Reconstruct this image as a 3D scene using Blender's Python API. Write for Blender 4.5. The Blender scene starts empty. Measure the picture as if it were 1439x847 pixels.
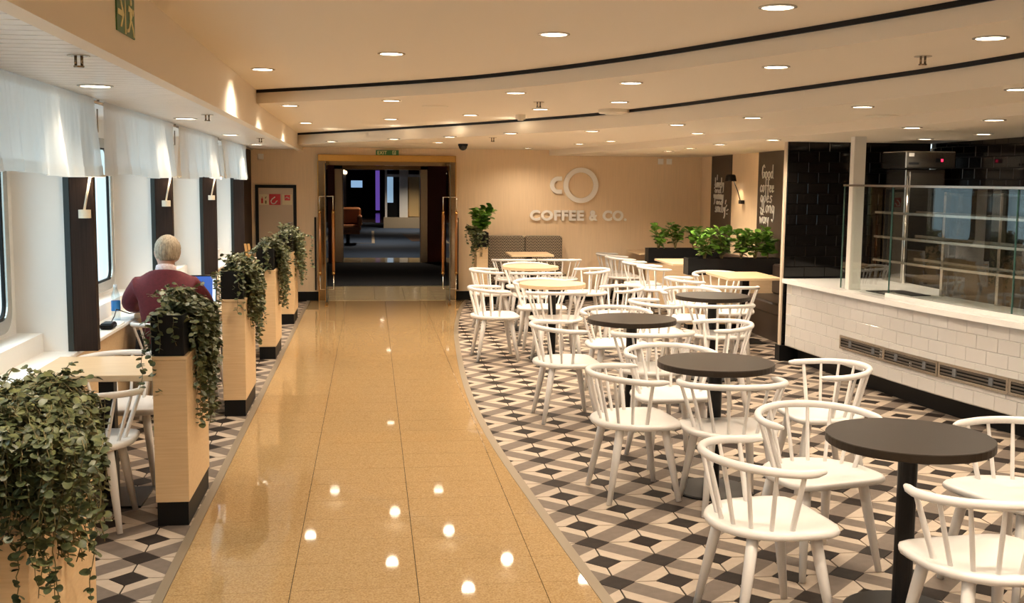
import bpy, math, random
import numpy as np
from mathutils import Vector, Matrix
random.seed(7)
SC = bpy.context.scene
COL = SC.collection
PI = math.pi

# ------------------------------------------------------------------ camera
cam_d = bpy.data.cameras.new('camera'); cam = bpy.data.objects.new('camera', cam_d); COL.objects.link(cam)
cam_d.sensor_width = 36.0; cam_d.lens = 36.0*1550/1439; cam_d.clip_start = 0.05; cam_d.clip_end = 200
_f, _vp, _roll, EYE = 1550.0, (521.0, 249.0), 0.009, 1.8
def _ray(u, v): return np.array([(u-719.5)/_f, (v-423.5)/_f, 1.0])
_fy = _ray(*_vp); _fy /= np.linalg.norm(_fy)
_n = np.cross(_fy, _ray(_vp[0]+1000, _vp[1]+1000*_roll)); _n /= np.linalg.norm(_n)
if _n[1] > 0: _n = -_n
_x = np.cross(_fy, _n)
RW = np.stack([_x, _fy, _n], axis=1)          # image axes = RW @ world axes
m = Matrix.Identity(4)
for i in range(3):
    m[i][0] = RW[0][i]; m[i][1] = -RW[1][i]; m[i][2] = -RW[2][i]
m[2][3] = EYE
cam.matrix_world = m
SC.camera = cam
def project(p):
    q = RW @ (np.array(p) - np.array([0, 0, EYE]))
    if q[2] < 0.05: return None
    return (719.5+_f*q[0]/q[2], 423.5+_f*q[1]/q[2])

# ------------------------------------------------------------------ world, exposure
SKY = 1.9
W = bpy.data.worlds.new('overcast_sky'); SC.world = W; W.use_nodes = True
_nt = W.node_tree; _bg = _nt.nodes['Background']            # overcast sky: three times brighter overhead than at the horizon, dark sea below
_bg.inputs[0].default_value = (0.66, 0.80, 0.88, 1)
_tc = _nt.nodes.new('ShaderNodeTexCoord'); _sp = _nt.nodes.new('ShaderNodeSeparateXYZ'); _nt.links.new(_tc.outputs['Generated'], _sp.inputs[0])
_mr = _nt.nodes.new('ShaderNodeMapRange'); _mr.inputs['From Min'].default_value = 0; _mr.inputs['From Max'].default_value = 1
_mr.inputs['To Min'].default_value = SKY; _mr.inputs['To Max'].default_value = 3*SKY
_nt.links.new(_sp.outputs['Z'], _mr.inputs['Value']); _nt.links.new(_mr.outputs[0], _bg.inputs[1])
SC.view_settings.view_transform = 'Standard'; SC.view_settings.look = 'None'
SC.view_settings.gamma = 1; SC.view_settings.use_curve_mapping = False
SC.view_settings.exposure = 0.14
LAMP_W = 64.0
LAMP_COL = (1.0, 0.84, 0.645)

# ------------------------------------------------------------------ materials
MATS = {}
def mat(name, col, rough=0.5, metal=0.0, var=0.0, scale=8.0, stretch=(1, 1, 1), bump=0.0, bscale=None, coat=0.0,
        emit=None, estr=0.0, spec=0.5, col2=None, trans=0.0, sub=0.0, detail=4.0, ramp=None):
    if name in MATS: return MATS[name]
    M = bpy.data.materials.new(name); M.use_nodes = True; nt = M.node_tree; b = nt.nodes['Principled BSDF']
    b.inputs['Base Color'].default_value = (*col, 1); b.inputs['Roughness'].default_value = rough
    b.inputs['Metallic'].default_value = metal; b.inputs['Coat Weight'].default_value = coat
    b.inputs['Coat Roughness'].default_value = 0.05
    b.inputs['Specular IOR Level'].default_value = spec
    if trans: b.inputs['Transmission Weight'].default_value = trans
    if emit: b.inputs['Emission Color'].default_value = (*emit, 1); b.inputs['Emission Strength'].default_value = estr
    if var or bump or col2:
        tc = nt.nodes.new('ShaderNodeTexCoord'); mp = nt.nodes.new('ShaderNodeMapping')
        mp.inputs['Scale'].default_value = stretch
        nt.links.new(tc.outputs['Object'], mp.inputs['Vector'])
        nz = nt.nodes.new('ShaderNodeTexNoise'); nz.inputs['Scale'].default_value = scale; nz.inputs['Detail'].default_value = detail
        nt.links.new(mp.outputs[0], nz.inputs['Vector'])
        if var or col2:
            rp = nt.nodes.new('ShaderNodeValToRGB')
            lo = col2 if col2 else tuple(c*(1-var) for c in col); hi = col if col2 else tuple(min(1, c*(1+var)) for c in col)
            e = rp.color_ramp.elements; a0, a1 = ramp if ramp else (0.3, 0.7)
            e[0].position = a0; e[0].color = (*lo, 1); e[1].position = a1; e[1].color = (*hi, 1)
            nt.links.new(nz.outputs['Fac'], rp.inputs[0]); nt.links.new(rp.outputs[0], b.inputs['Base Color'])
        if bump:
            bp = nt.nodes.new('ShaderNodeBump'); bp.inputs['Strength'].default_value = bump; bp.inputs['Distance'].default_value = 0.01
            src = nz
            if bscale:
                src = nt.nodes.new('ShaderNodeTexNoise'); src.inputs['Scale'].default_value = bscale
                nt.links.new(mp.outputs[0], src.inputs['Vector'])
            nt.links.new(src.outputs['Fac'], bp.inputs['Height']); nt.links.new(bp.outputs[0], b.inputs['Normal'])
    MATS[name] = M; return M

def glass_mat(name, tint=(1, 1, 1), gloss=0.10, rough=0.0, fresnel=True):
    M = bpy.data.materials.new(name); M.use_nodes = True; nt = M.node_tree; nt.nodes.clear()
    o = nt.nodes.new('ShaderNodeOutputMaterial'); mx = nt.nodes.new('ShaderNodeMixShader')
    t = nt.nodes.new('ShaderNodeBsdfTransparent'); t.inputs[0].default_value = (*tint, 1)
    g = nt.nodes.new('ShaderNodeBsdfGlossy'); g.inputs['Roughness'].default_value = rough
    fr = nt.nodes.new('ShaderNodeFresnel'); fr.inputs[0].default_value = 1.5
    ad = nt.nodes.new('ShaderNodeMath'); ad.operation = 'ADD'; ad.inputs[1].default_value = gloss; ad.use_clamp = True
    # thin pane: reflect on the outer face only (no internal total reflection in an unrefracted slab)
    ge = nt.nodes.new('ShaderNodeNewGeometry'); iv = nt.nodes.new('ShaderNodeMath'); iv.operation = 'SUBTRACT'; iv.inputs[0].default_value = 1.0
    nt.links.new(ge.outputs['Backfacing'], iv.inputs[1])
    mu = nt.nodes.new('ShaderNodeMath'); mu.operation = 'MULTIPLY'; nt.links.new(ad.outputs[0], mu.inputs[0]); nt.links.new(iv.outputs[0], mu.inputs[1])
    if fresnel: nt.links.new(fr.outputs[0], ad.inputs[0])
    else: ad.inputs[0].default_value = 0.0
    nt.links.new(mu.outputs[0], mx.inputs[0])
    nt.links.new(t.outputs[0], mx.inputs[1]); nt.links.new(g.outputs[0], mx.inputs[2]); nt.links.new(mx.outputs[0], o.inputs[0])
    MATS[name] = M; return M

def curtain_mat():
    M = bpy.data.materials.new('sheer_curtain'); M.use_nodes = True; nt = M.node_tree; nt.nodes.clear()
    o = nt.nodes.new('ShaderNodeOutputMaterial'); mx = nt.nodes.new('ShaderNodeMixShader'); mx.inputs[0].default_value = 0.72
    d = nt.nodes.new('ShaderNodeBsdfDiffuse'); d.inputs[0].default_value = (0.86, 0.83, 0.78, 1)
    t = nt.nodes.new('ShaderNodeBsdfTranslucent'); t.inputs[0].default_value = (0.90, 0.89, 0.86, 1)
    tr = nt.nodes.new('ShaderNodeBsdfTransparent'); mx2 = nt.nodes.new('ShaderNodeMixShader'); mx2.inputs[0].default_value = 0.13
    nt.links.new(d.outputs[0], mx.inputs[1]); nt.links.new(t.outputs[0], mx.inputs[2])
    nt.links.new(mx.outputs[0], mx2.inputs[1]); nt.links.new(tr.outputs[0], mx2.inputs[2]); nt.links.new(mx2.outputs[0], o.inputs[0])
    MATS['curtain'] = M; return M

CEIL = mat('ceiling_paint', (0.83, 0.735, 0.60), 0.6)
BEIGE = mat('beige_wallpaper', (0.82, 0.625, 0.415), 0.7, var=0.05, scale=6, stretch=(14, 14, .4))
BEAM = mat('beam_paint', (0.87, 0.775, 0.64), 0.55)
WHITEW = mat('white_wall_paint', (0.92, 0.90, 0.87), 0.5)
SLAT = mat('ceiling_slat_white', (0.90, 0.89, 0.87), 0.3)
GRAN = mat('granite_tile', (0.45, 0.305, 0.150), 0.035, col2=(0.30, 0.185, 0.080), scale=130, detail=3, ramp=(0.32, 0.66), spec=0.27)
GRAN2 = mat('pale_polished_tile', (0.52, 0.41, 0.24), 0.08, var=0.12, scale=60)
GROUT = mat('dark_grout', (0.035, 0.026, 0.02), 0.9, spec=.1)
CREAM = mat('cream_floor_tile', (0.46, 0.375, 0.295), 0.5, spec=.2, var=0.06, scale=20)
GREY = mat('taupe_floor_tile', (0.170, 0.135, 0.110), 0.55, spec=.15, var=0.10, scale=20)
DARK = mat('charcoal_floor_tile', (0.026, 0.019, 0.016), 0.55, spec=.1, var=0.2, scale=20)
STRIP = mat('brushed_bronze_strip', (0.27, 0.215, 0.15), 0.45, metal=0.3)
CHAIR = mat('white_lacquer', (0.79, 0.755, 0.725), 0.3)
BLACKT = mat('black_tabletop', (0.022, 0.014, 0.008), 0.42, spec=.3)
BLACKM = mat('black_metal', (0.010, 0.009, 0.009), 0.4, spec=.25)
BLACKP = mat('black_plastic', (0.007, 0.007, 0.0075), 0.45, spec=.2)
WOOD = mat('pale_oak', (0.78, 0.57, 0.335), 0.42, col2=(0.70, 0.49, 0.27), scale=5, stretch=(1.0, 6, 22), detail=6)
WOODT = mat('pale_oak_tabletop', (0.70, 0.52, 0.33), 0.38, col2=(0.63, 0.45, 0.27), scale=4, stretch=(2, 14, 14), detail=6)
WENGE = mat('wenge_panel', (0.030, 0.017, 0.012), 0.5, spec=.15, var=0.25, scale=6, stretch=(30, 30, .6))
WENGE_E = mat('dark_edge_trim', (0.016, 0.022, 0.020), 0.3)
BTILE = mat('black_glazed_tile', (0.006, 0.005, 0.0045), 0.07)
WTILE = mat('white_glazed_tile', (0.56, 0.545, 0.53), 0.14, coat=0.3)
WSLAB = mat('white_stone_slab', (0.82, 0.80, 0.77), 0.2)
STEEL = mat('brushed_steel', (0.52, 0.49, 0.44), 0.26, metal=1.0, var=0.06, scale=10, stretch=(1, 1, 40))
CHROME = mat('polished_steel', (0.72, 0.70, 0.66), 0.12, metal=1.0)
BRASS = mat('polished_brass', (0.62, 0.38, 0.12), 0.2, metal=1.0)
BRONZE = mat('bronze_mirror', (0.30, 0.235, 0.16), 0.12, metal=1.0)
HANDLE = mat('varnished_wood', (0.30, 0.115, 0.03), 0.22, coat=0.5)
BURG = mat('burgundy_wall', (0.17, 0.022, 0.022), 0.4)
CARPET = mat('navy_carpet', (0.040, 0.065, 0.115), 0.95, var=0.2, scale=90)
MATBLK = mat('charcoal_doormat', (0.018, 0.019, 0.022), 0.95, var=0.3, scale=120)
LEATHER = mat('tan_leather', (0.40, 0.15, 0.05), 0.38)
LIFTP = mat('cream_lift_panel', (0.70, 0.50, 0.24), 0.35)
LEAF1 = mat('ivy_leaf', (0.165, 0.178, 0.066), 0.45, col2=(0.044, 0.058, 0.022), scale=22, ramp=(.38, .68))
LEAF2 = mat('glossy_leaf', (0.23, 0.42, 0.05), 0.35, col2=(0.045, 0.145, 0.018), scale=12, ramp=(.35, .65))
STEM = mat('plant_stem', (0.16, 0.13, 0.05), 0.6)
SOIL = mat('potting_soil', (0.03, 0.02, 0.012), 0.9, var=.4, scale=60)
LAMPB = mat('lamp_ivory', (0.80, 0.72, 0.58), 0.4)
SIGNG = mat('sign_green', (0.035, 0.15, 0.045), 0.4)
SIGNY = mat('sign_cream', (0.82, 0.74, 0.40), 0.5)
SIGNR = mat('sign_red', (0.52, 0.018, 0.035), 0.4)
LETTER = mat('logo_white', (0.93, 0.89, 0.84), 0.4)
CHALK = mat('chalk_white', (0.80, 0.77, 0.72), 0.7)
PANELD = mat('dark_brown_panel', (0.060, 0.040, 0.026), 0.5)
LENS = mat('lamp_lens', (1, 1, 1), 0.4, emit=(1.0, 0.86, 0.66), estr=9.0)
GLASSW = glass_mat('window_glass', (0.88, 0.94, 0.95), 0.06, fresnel=False)
GLASSC = glass_mat('counter_glass', (0.97, 0.99, 0.98), 0.05)
GLASSD = glass_mat('door_glass', (0.85, 0.82, 0.74), 0.06)
GEDGE = mat('glass_green_edge', (0.05, 0.13, 0.11), 0.15)
curtain_mat()

# ------------------------------------------------------------------ mesh helpers
class MB:
    def __init__(s): s.v = []; s.f = []; s.sm = []
    def add(s, vs, fs, smooth=False):
        o = len(s.v); s.v += [tuple(p) for p in vs]; s.f += [tuple(i+o for i in f) for f in fs]; s.sm += [smooth]*len(fs); return s
    def box(s, x0, x1, y0, y1, z0, z1):
        return s.add([(x0,y0,z0),(x1,y0,z0),(x1,y1,z0),(x0,y1,z0),(x0,y0,z1),(x1,y0,z1),(x1,y1,z1),(x0,y1,z1)],
                     [(0,3,2,1),(4,5,6,7),(0,1,5,4),(1,2,6,5),(2,3,7,6),(3,0,4,7)])
    def bbox(s, x0, x1, y0, y1, z0, z1, b=0.004):
        """box with chamfered edges"""
        vs = []
        for (z, i) in ((z0, b), (z0+b, 0), (z1-b, 0), (z1, b)):
            vs += [(x0+i+ (b if i == 0 else 0), y0+i, z), (x1-i-(b if i == 0 else 0), y0+i, z), (x1-i, y0+i+(b if i == 0 else 0), z), (x1-i, y1-i-(b if i == 0 else 0), z),
                   (x1-i-(b if i == 0 else 0), y1-i, z), (x0+i+(b if i == 0 else 0), y1-i, z), (x0+i, y1-i-(b if i == 0 else 0), z), (x0+i, y0+i+(b if i == 0 else 0), z)]
        fs = [tuple(range(7, -1, -1)), tuple(range(24, 32))]
        for r in range(3):
            for k in range(8):
                fs.append((r*8+k, r*8+(k+1) % 8, r*8+8+(k+1) % 8, r*8+8+k))
        return s.add(vs, fs)
    def prism(s, poly, z0, z1, axis='z'):
        n = len(poly)
        if axis == 'z': f = lambda a, b, c: (a, b, c)
        elif axis == 'x': f = lambda a, b, c: (c, a, b)
        else: f = lambda a, b, c: (a, c, b)
        vs = [f(a, b, z0) for a, b in poly] + [f(a, b, z1) for a, b in poly]
        fs = [tuple(range(n-1, -1, -1)), tuple(range(n, 2*n))] + [(k, (k+1) % n, n+(k+1) % n, n+k) for k in range(n)]
        return s.add(vs, fs)
    def ring(s, outer, inner, z0, z1, axis='z'):
        n = len(outer)
        if axis == 'z': f = lambda a, b, c: (a, b, c)
        elif axis == 'x': f = lambda a, b, c: (c, a, b)
        else: f = lambda a, b, c: (a, c, b)
        vs = [f(*p, z0) for p in outer]+[f(*p, z0) for p in inner]+[f(*p, z1) for p in outer]+[f(*p, z1) for p in inner]
        fs = []
        for k in range(n):
            j = (k+1) % n
            fs += [(k, n+k, n+j, j), (2*n+k, 2*n+j, 3*n+j, 3*n+k), (k, j, 2*n+j, 2*n+k), (n+k, 3*n+k, 3*n+j, n+j)]
        return s.add(vs, fs)
    def tube(s, pts, r, n=8, cap=True, flat=1.0):
        pts = [Vector(p) for p in pts]; m = len(pts)
        rs = [r]*m if not hasattr(r, '__len__') else r
        vs = []; up = None
        for i, p in enumerate(pts):
            t = (pts[min(i+1, m-1)]-pts[max(i-1, 0)])
            t = t.normalized() if t.length > 1e-9 else Vector((0, 0, 1))
            if up is None:
                a = Vector((0, 0, 1)) if abs(t.z) < .9 else Vector((1, 0, 0))
                up = t.cross(a).normalized()
            up = (up - t*up.dot(t)).normalized(); w = t.cross(up)
            for k in range(n):
                an = 2*PI*k/n; vs.append(tuple(p + (up*math.cos(an) + w*math.sin(an)*flat)*rs[i]))
        fs = [(i*n+k, i*n+(k+1) % n, (i+1)*n+(k+1) % n, (i+1)*n+k) for i in range(m-1) for k in range(n)]
        s.add(vs, fs, True)
        if cap:
            o = len(s.v)-m*n
            s.f += [tuple(o+k for k in range(n-1, -1, -1)), tuple(o+(m-1)*n+k for k in range(n))]; s.sm += [False, False]
        return s
    def lathe(s, prof, n=24, c=(0, 0, 0), axis='z', cap=True, smooth=False):
        vs = []
        for r, z in prof:
            for k in range(n):
                a = 2*PI*k/n; x, y = r*math.cos(a), r*math.sin(a)
                if axis == 'z': p = (c[0]+x, c[1]+y, c[2]+z)
                elif axis == 'x': p = (c[0]+z, c[1]+x, c[2]+y)
                else: p = (c[0]+x, c[1]+z, c[2]+y)
                vs.append(p)
        m = len(prof)
        fs = [(i*n+k, i*n+(k+1) % n, (i+1)*n+(k+1) % n, (i+1)*n+k) for i in range(m-1) for k in range(n)]
        s.add(vs, fs, smooth)
        if cap:
            o = len(s.v)-m*n; s.f += [tuple(o+k for k in range(n-1, -1, -1)), tuple(o+(m-1)*n+k for k in range(n))]; s.sm += [False, False]
        return s
    def mesh(s, name, material, off=(0, 0, 0), smooth=None):
        me = bpy.data.meshes.new(name)
        vs = s.v if off == (0, 0, 0) else [(a-off[0], b-off[1], c-off[2]) for a, b, c in s.v]
        me.from_pydata(vs, [], s.f)
        if material: me.materials.append(material)
        sm = s.sm if smooth is None else [smooth]*len(s.f)
        me.polygons.foreach_set('use_smooth', sm); me.update()
        return me

def woff(o):
    t = Vector((0, 0, 0))
    while o: t += o.location; o = o.parent
    return (t.x, t.y, t.z)
def tag(o, label=None, cat=None, group=None, kind=None):
    if label: o['label'] = label
    if cat: o['category'] = cat
    if group: o['group'] = group
    if kind: o['kind'] = kind
    return o
def link(name, me, parent=None, loc=(0, 0, 0), rot=None):
    o = bpy.data.objects.new(name, me); COL.objects.link(o); o.location = loc
    if rot: o.rotation_euler = rot
    if parent: o.parent = parent
    return o
def thing(name, label, cat, loc=(0, 0, 0), rz=0.0, group=None, kind=None):
    o = bpy.data.objects.new(name, None); COL.objects.link(o); o.location = loc; o.rotation_euler = (0, 0, rz)
    o.empty_display_size = .1
    return tag(o, label, cat, group, kind)
def part(name, mb, material, parent, local=False, smooth=None):
    off = (0, 0, 0) if (local or parent is None) else woff(parent)
    return link(name, mb.mesh(name, material, off, smooth), parent)
def solid(name, mb, material, label, cat, base=(0, 0, 0), group=None, kind=None, smooth=None):
    return tag(link(name, mb.mesh(name, material, base, smooth), None, base), label, cat, group, kind)
def struct(name, mb, material, label, cat='wall', smooth=None):
    return solid(name, mb, material, label, cat, kind='structure', smooth=smooth)
def copy_tree(o, parent=None):
    c = o.copy(); COL.objects.link(c); c.parent = parent
    for ch in list(o.children): copy_tree(ch, c)
    return c
def rrect(x0, x1, y0, y1, r, n=6):
    pts = []
    for cx, cy, a0 in ((x1-r, y1-r, 0), (x0+r, y1-r, PI/2), (x0+r, y0+r, PI), (x1-r, y0+r, 1.5*PI)):
        for k in range(n+1):
            a = a0 + PI/2*k/n; pts.append((cx+r*math.cos(a), cy+r*math.sin(a)))
    return pts
def bevel(o, w=0.006, seg=2):
    b = o.modifiers.new('bevel', 'BEVEL'); b.width = w; b.segments = seg; b.limit_method = 'ANGLE'; b.angle_limit = math.radians(40); return o
def curve_fn(pts):
    """smooth x(y) through points sorted by y"""
    pts = sorted((y, x) for x, y in pts); ys = np.array([p[0] for p in pts]); xs = np.array([p[1] for p in pts])
    d = np.gradient(xs, ys)
    def f(y):
        if y <= ys[0]: return float(xs[0]+d[0]*(y-ys[0]))
        if y >= ys[-1]: return float(xs[-1]+d[-1]*(y-ys[-1]))
        i = int(np.searchsorted(ys, y))-1; i = max(0, min(i, len(ys)-2)); h = ys[i+1]-ys[i]; t = (y-ys[i])/h
        return float((2*t**3-3*t**2+1)*xs[i]+(t**3-2*t**2+t)*h*d[i]+(-2*t**3+3*t**2)*xs[i+1]+(t**3-t**2)*h*d[i+1])
    return f

# ------------------------------------------------------------------ room measures
YB, YF = -3.0, 16.25                # wall behind the camera, wall with the logo
XH, XBEAM = -2.15, -0.97            # hull wall, beam face
XR, XK = 4.95, 5.6                  # right wall, galley wall
SL = 0.0075
def cz(b, y): return b - SL*(y-4)
B0, B1, B2, B3, BS = 2.58, 2.465, 2.315, 2.235, 2.28
e1 = curve_fn([(-0.97, 9.82), (.04, 8.95), (.63, 8.36), (1.13, 7.67), (1.52, 6.98), (2.02, 5.85), (2.32, 5.1), (2.58, 4.35), (2.85, 3.2), (3.05, 1.5), (3.15, -1), (3.2, -3)])
e2 = curve_fn([(-0.97, 15.22), (.37, 13.3), (1.44, 11.6), (2.1, 10.3), (2.48, 9.15), (2.76, 8.0), (3.02, 6.85), (3.2, 5.95), (3.28, 5.3), (3.42, 3.5), (3.5, 1), (3.52, -3)])
e3 = curve_fn([(2.62, 16.25), (3.2, 13), (3.45, 11), (3.68, 9.6), (3.88, 8), (3.98, 6.4), (4.05, 4), (4.1, -3)])
xcut = curve_fn([(0.995, 3.9), (0.972, 4.459), (.941, 4.889), (.906, 5.415), (.862, 6.144), (.828, 6.718), (.797, 7.403), (.778, 8.523), (.808, 9.98), (.866, 11.244), (.964, 12.862), (1.1, 14.305), (1.26, 15.559), (1.38, 16.25)])
def walk_right(y): return xcut(y) if y > 3.9 else 0.995 + (3.9-y)*0.04
XL = -0.886
ctr = curve_fn([(4.035, 10.5), (4.155, 8.92), (4.225, 8.2), (4.443, 7.0), (4.74, 5.8), (5.10, 4.7)])   # slab front edge

# ------------------------------------------------------------------ floor
fl = MB(); fl.box(XH-.1, 6.0, YB, 18.35, -.08, -.004)
floor = struct('floor', fl, GROUT, 'dark cafe floor base under patterned tiles and granite walkway', 'floor')
P = 0.2715; X0, Y0 = 1.356, 4.9625; A = 0.087; G = 0.0042; TH = 0.004
def in_walk(x, y): return XL+.0 < x < walk_right(y)
def piece_mesh(name, poly, material):
    mb = MB(); mb.prism(poly, 0, TH); return mb.mesh(name, material)
def shrink(poly, g):
    cx = sum(p[0] for p in poly)/len(poly); cy = sum(p[1] for p in poly)/len(poly)
    out = []
    for x, y in poly:
        d = math.hypot(x-cx, y-cy); out.append((x-(x-cx)/d*g, y-(y-cy)/d*g))
    return out
dia = shrink([(A, 0), (0, A), (-A, 0), (0, -A)], .0012)
# cell corner-relative polygons (cell from lattice point (0,0) to (P,P)); band along one diagonal
def cell_polys(flip):
    band = [(A, 0), (P, P-A), (P-A, P), (0, A)]
    c1 = [(A, 0), (P-A, 0), (P, A), (P, P-A)]
    c2 = [(0, A), (P-A, P), (A, P), (0, P-A)]
    def fix(poly):
        return [(min(max(x, G), P-G), min(max(y, G), P-G)) for x, y in poly]
    ps = [fix(band), fix(c1), fix(c2)]
    if flip: ps = [[(P-x, y) for x, y in q][::-1] for q in ps]
    return ps
def centred(poly):
    cx = sum(p[0] for p in poly)/len(poly); cy = sum(p[1] for p in poly)/len(poly)
    return [(x-cx, y-cy) for x, y in poly], (cx, cy)
DM = piece_mesh('charcoal_tile', dia, DARK)
shapes = {}
for fl_ in (False, True):
    L = []
    for q, mt, nm in zip(cell_polys(fl_), (GREY, CREAM, CREAM), ('taupe_tile', 'cream_tile', 'cream_tile')):
        pc, c = centred(q); L.append((piece_mesh(nm, pc, mt), c, pc, mt, nm))
    shapes[fl_] = L
cands = {'charcoal_tile': [], 'taupe_tile': [], 'cream_tile': []}
for i in range(-14, 18):
    for j in range(-32, 43):
        x, y = X0+i*P, Y0+j*P
        if y > YF-.02 or x < XH+.1 or x > 5.5: continue
        def want(cx, cy, poly):
            return any(not in_walk(cx+a, cy+b) for a, b in poly) and cy < YF-.05 and cx > XH+.15 and YB+.2 < cy
        if want(x, y, dia): cands['charcoal_tile'].append((x, y, DM, dia, DARK))
        flip = ((i+j) % 2 != 0)      # even lattice points carry the taupe bands
        for me, c, pc, mt, nm in shapes[flip]:
            if want(x+c[0], y+c[1], pc): cands[nm].append((x+c[0], y+c[1], me, pc, mt))
for nm, L in cands.items():
    def vis(t):
        p = project((t[0], t[1], 0))
        return p is not None and -30 < p[0] < 1470 and p[1] < 880
    seen = sorted([t for t in L if vis(t)], key=lambda t: t[1])
    near, rest = seen[:300], seen[300:]+[t for t in L if not vis(t)]
    for x, y, me, pc, mt in near: link(nm, me, floor, (x, y, -.004))
    mb = MB()
    for x, y, me, pc, mt in rest: mb.prism([(x+a, y+b) for a, b in pc], -.004, TH-.004)
    r = part('far_'+nm+'s', mb, L[0][4], floor); r['kind'] = 'stuff'
# granite walkway tiles
TW, TD = 0.5565, 0.338
JX = [-0.886, -0.356, 0.198, 0.752, 1.31, 1.6]
gi = 0
y = 5.06-25*TD
while y < YF:
    for c in range(len(JX)-1):
        g = .0016
        xa, xb = JX[c]+g, JX[c+1]-g; ya, yb = max(y+g*.6, YB), min(y+TD-g*.6, YF)
        ys = [ya+(yb-ya)*k/4 for k in range(5)]
        right = [min(xb, walk_right(q)) for q in ys]
        if max(right) <= xa+.01: continue
        right = [max(r, xa+.001) for r in right]
        poly = [(xa, ya)]+list(zip(right, ys))+[(xa, yb)]
        if yb < 3.3: continue
        mb = MB(); mb.prism(poly, -.004, .0035); part('granite_tile', mb, GRAN, floor)
    y += TD
mb = MB(); poly = [(XL, YB), (.99, YB), (walk_right(3.2), 3.2+.1), (XL, 3.3)]; mb.prism(poly, -.004, .0035)
part('near_granite_slab', mb, GRAN, floor)
# metal transition strips
mb = MB(); mb.prism([(XL-.045, YB), (XL, YB), (XL, YF), (XL-.045, YF)], -.002, .006)
part('edge_strip', mb, STRIP, floor)
mb = MB(); N = 120; ys = [YB+(YF-.02-YB)*k/N for k in range(N+1)]
for k in range(N):
    a, b = ys[k], ys[k+1]
    w = lambda q: .052
    mb.prism([(walk_right(a), a), (walk_right(a)+w(a), a), (walk_right(b)+w(b), b), (walk_right(b), b)], -.002, .006)
part('edge_strip', mb, STRIP, floor)

# ------------------------------------------------------------------ ceilings
def ceil_sheet(b, xl, xr, ya, yb, step=.15):
    mb = MB(); n = max(1, int((yb-ya)/step)); vs = []; fs = []
    for k in range(n+1):
        q = ya+(yb-ya)*k/n; vs += [(xl(q), q, cz(b, q)), (xr(q), q, cz(b, q))]
    for k in range(n): fs.append((2*k, 2*k+2, 2*k+3, 2*k+1))
    return mb.add(vs, fs)
bx_ = lambda q: XBEAM
# mean plane sheets, each a ceiling of its own level
def c0r(q): return e1(q)
struct('ceiling', ceil_sheet(B0, bx_, c0r, YB, 9.82), CEIL, 'highest cream ceiling plane nearest the camera', 'ceiling')
struct('ceiling', ceil_sheet(B1, lambda q: e1(q) if q < 9.82 else XBEAM, e2, YB, 15.22), CEIL, 'middle cream ceiling plane between the two dark curved lines', 'ceiling')
struct('ceiling', ceil_sheet(B2, lambda q: e2(q) if q < 15.22 else XBEAM, e3, YB, YF), CEIL, 'lower cream ceiling plane reaching the logo wall', 'ceiling')
struct('ceiling', ceil_sheet(B3, e3, lambda q: XK+.1, YB, YF), CEIL, 'lowest cream ceiling plane over booths and galley', 'ceiling')
def fascia(name, e, ya, yb, bt, bb, label, dark=True):
    n = int((yb-ya)/.15); mb = MB(); vs = []; fs = []; db = MB(); dv = []; df = []
    for k in range(n+1):
        q = ya+(yb-ya)*k/n; x = e(q)
        vs += [(x, q, cz(bb, q)), (x, q, cz(bt, q))]
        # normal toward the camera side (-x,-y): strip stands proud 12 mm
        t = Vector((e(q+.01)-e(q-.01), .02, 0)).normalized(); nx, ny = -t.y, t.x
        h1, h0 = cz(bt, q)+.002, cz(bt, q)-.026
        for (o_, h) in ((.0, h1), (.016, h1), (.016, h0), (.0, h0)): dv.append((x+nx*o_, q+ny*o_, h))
    for k in range(n):
        fs.append((2*k, 2*k+1, 2*k+3, 2*k+2))
        for j in range(4): df.append((4*k+j, 4*k+(j+1) % 4, 4*k+4+(j+1) % 4, 4*k+4+j))
    mb.add(vs, fs, True); o = struct(name, mb, CEIL, label, 'ceiling trim')
    if dark: db.add(dv, df, False); part('gap_shade_strip', db, BLACKP, o)  # raised black strip stands in for the shade of a recessed gap
    return o
fascia('trim_1', e1, YB, 9.82, B0, B1, 'curved ceiling step with dark shadow line nearest the camera')
fascia('trim_2', e2, YB, 15.22, B1, B2, 'second curved ceiling step with dark shadow line')
fascia('trim_3', e3, YB, YF, B2, B3, 'third curved ceiling step without dark line, by the booths', dark=False)
# beam with bottom lip over the window side
mb = MB(); n = 40
bv = []; bf = []
for k in range(n+1):
    q = YB+(YF-YB)*k/n
    bv += [(XBEAM, q, 2.70), (XBEAM, q, cz(BS-.022, q)), (XBEAM-.075, q, cz(BS-.022, q)), (XBEAM-.075, q, 2.70)]
for k in range(n):
    for j in range(3): bf.append((4*k+j, 4*k+4+j, 4*k+5+j, 4*k+1+j))
mb.add(bv, bf); struct('trim_4', mb, BEAM, 'long cream ceiling beam above the window booths', 'beam')
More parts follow.
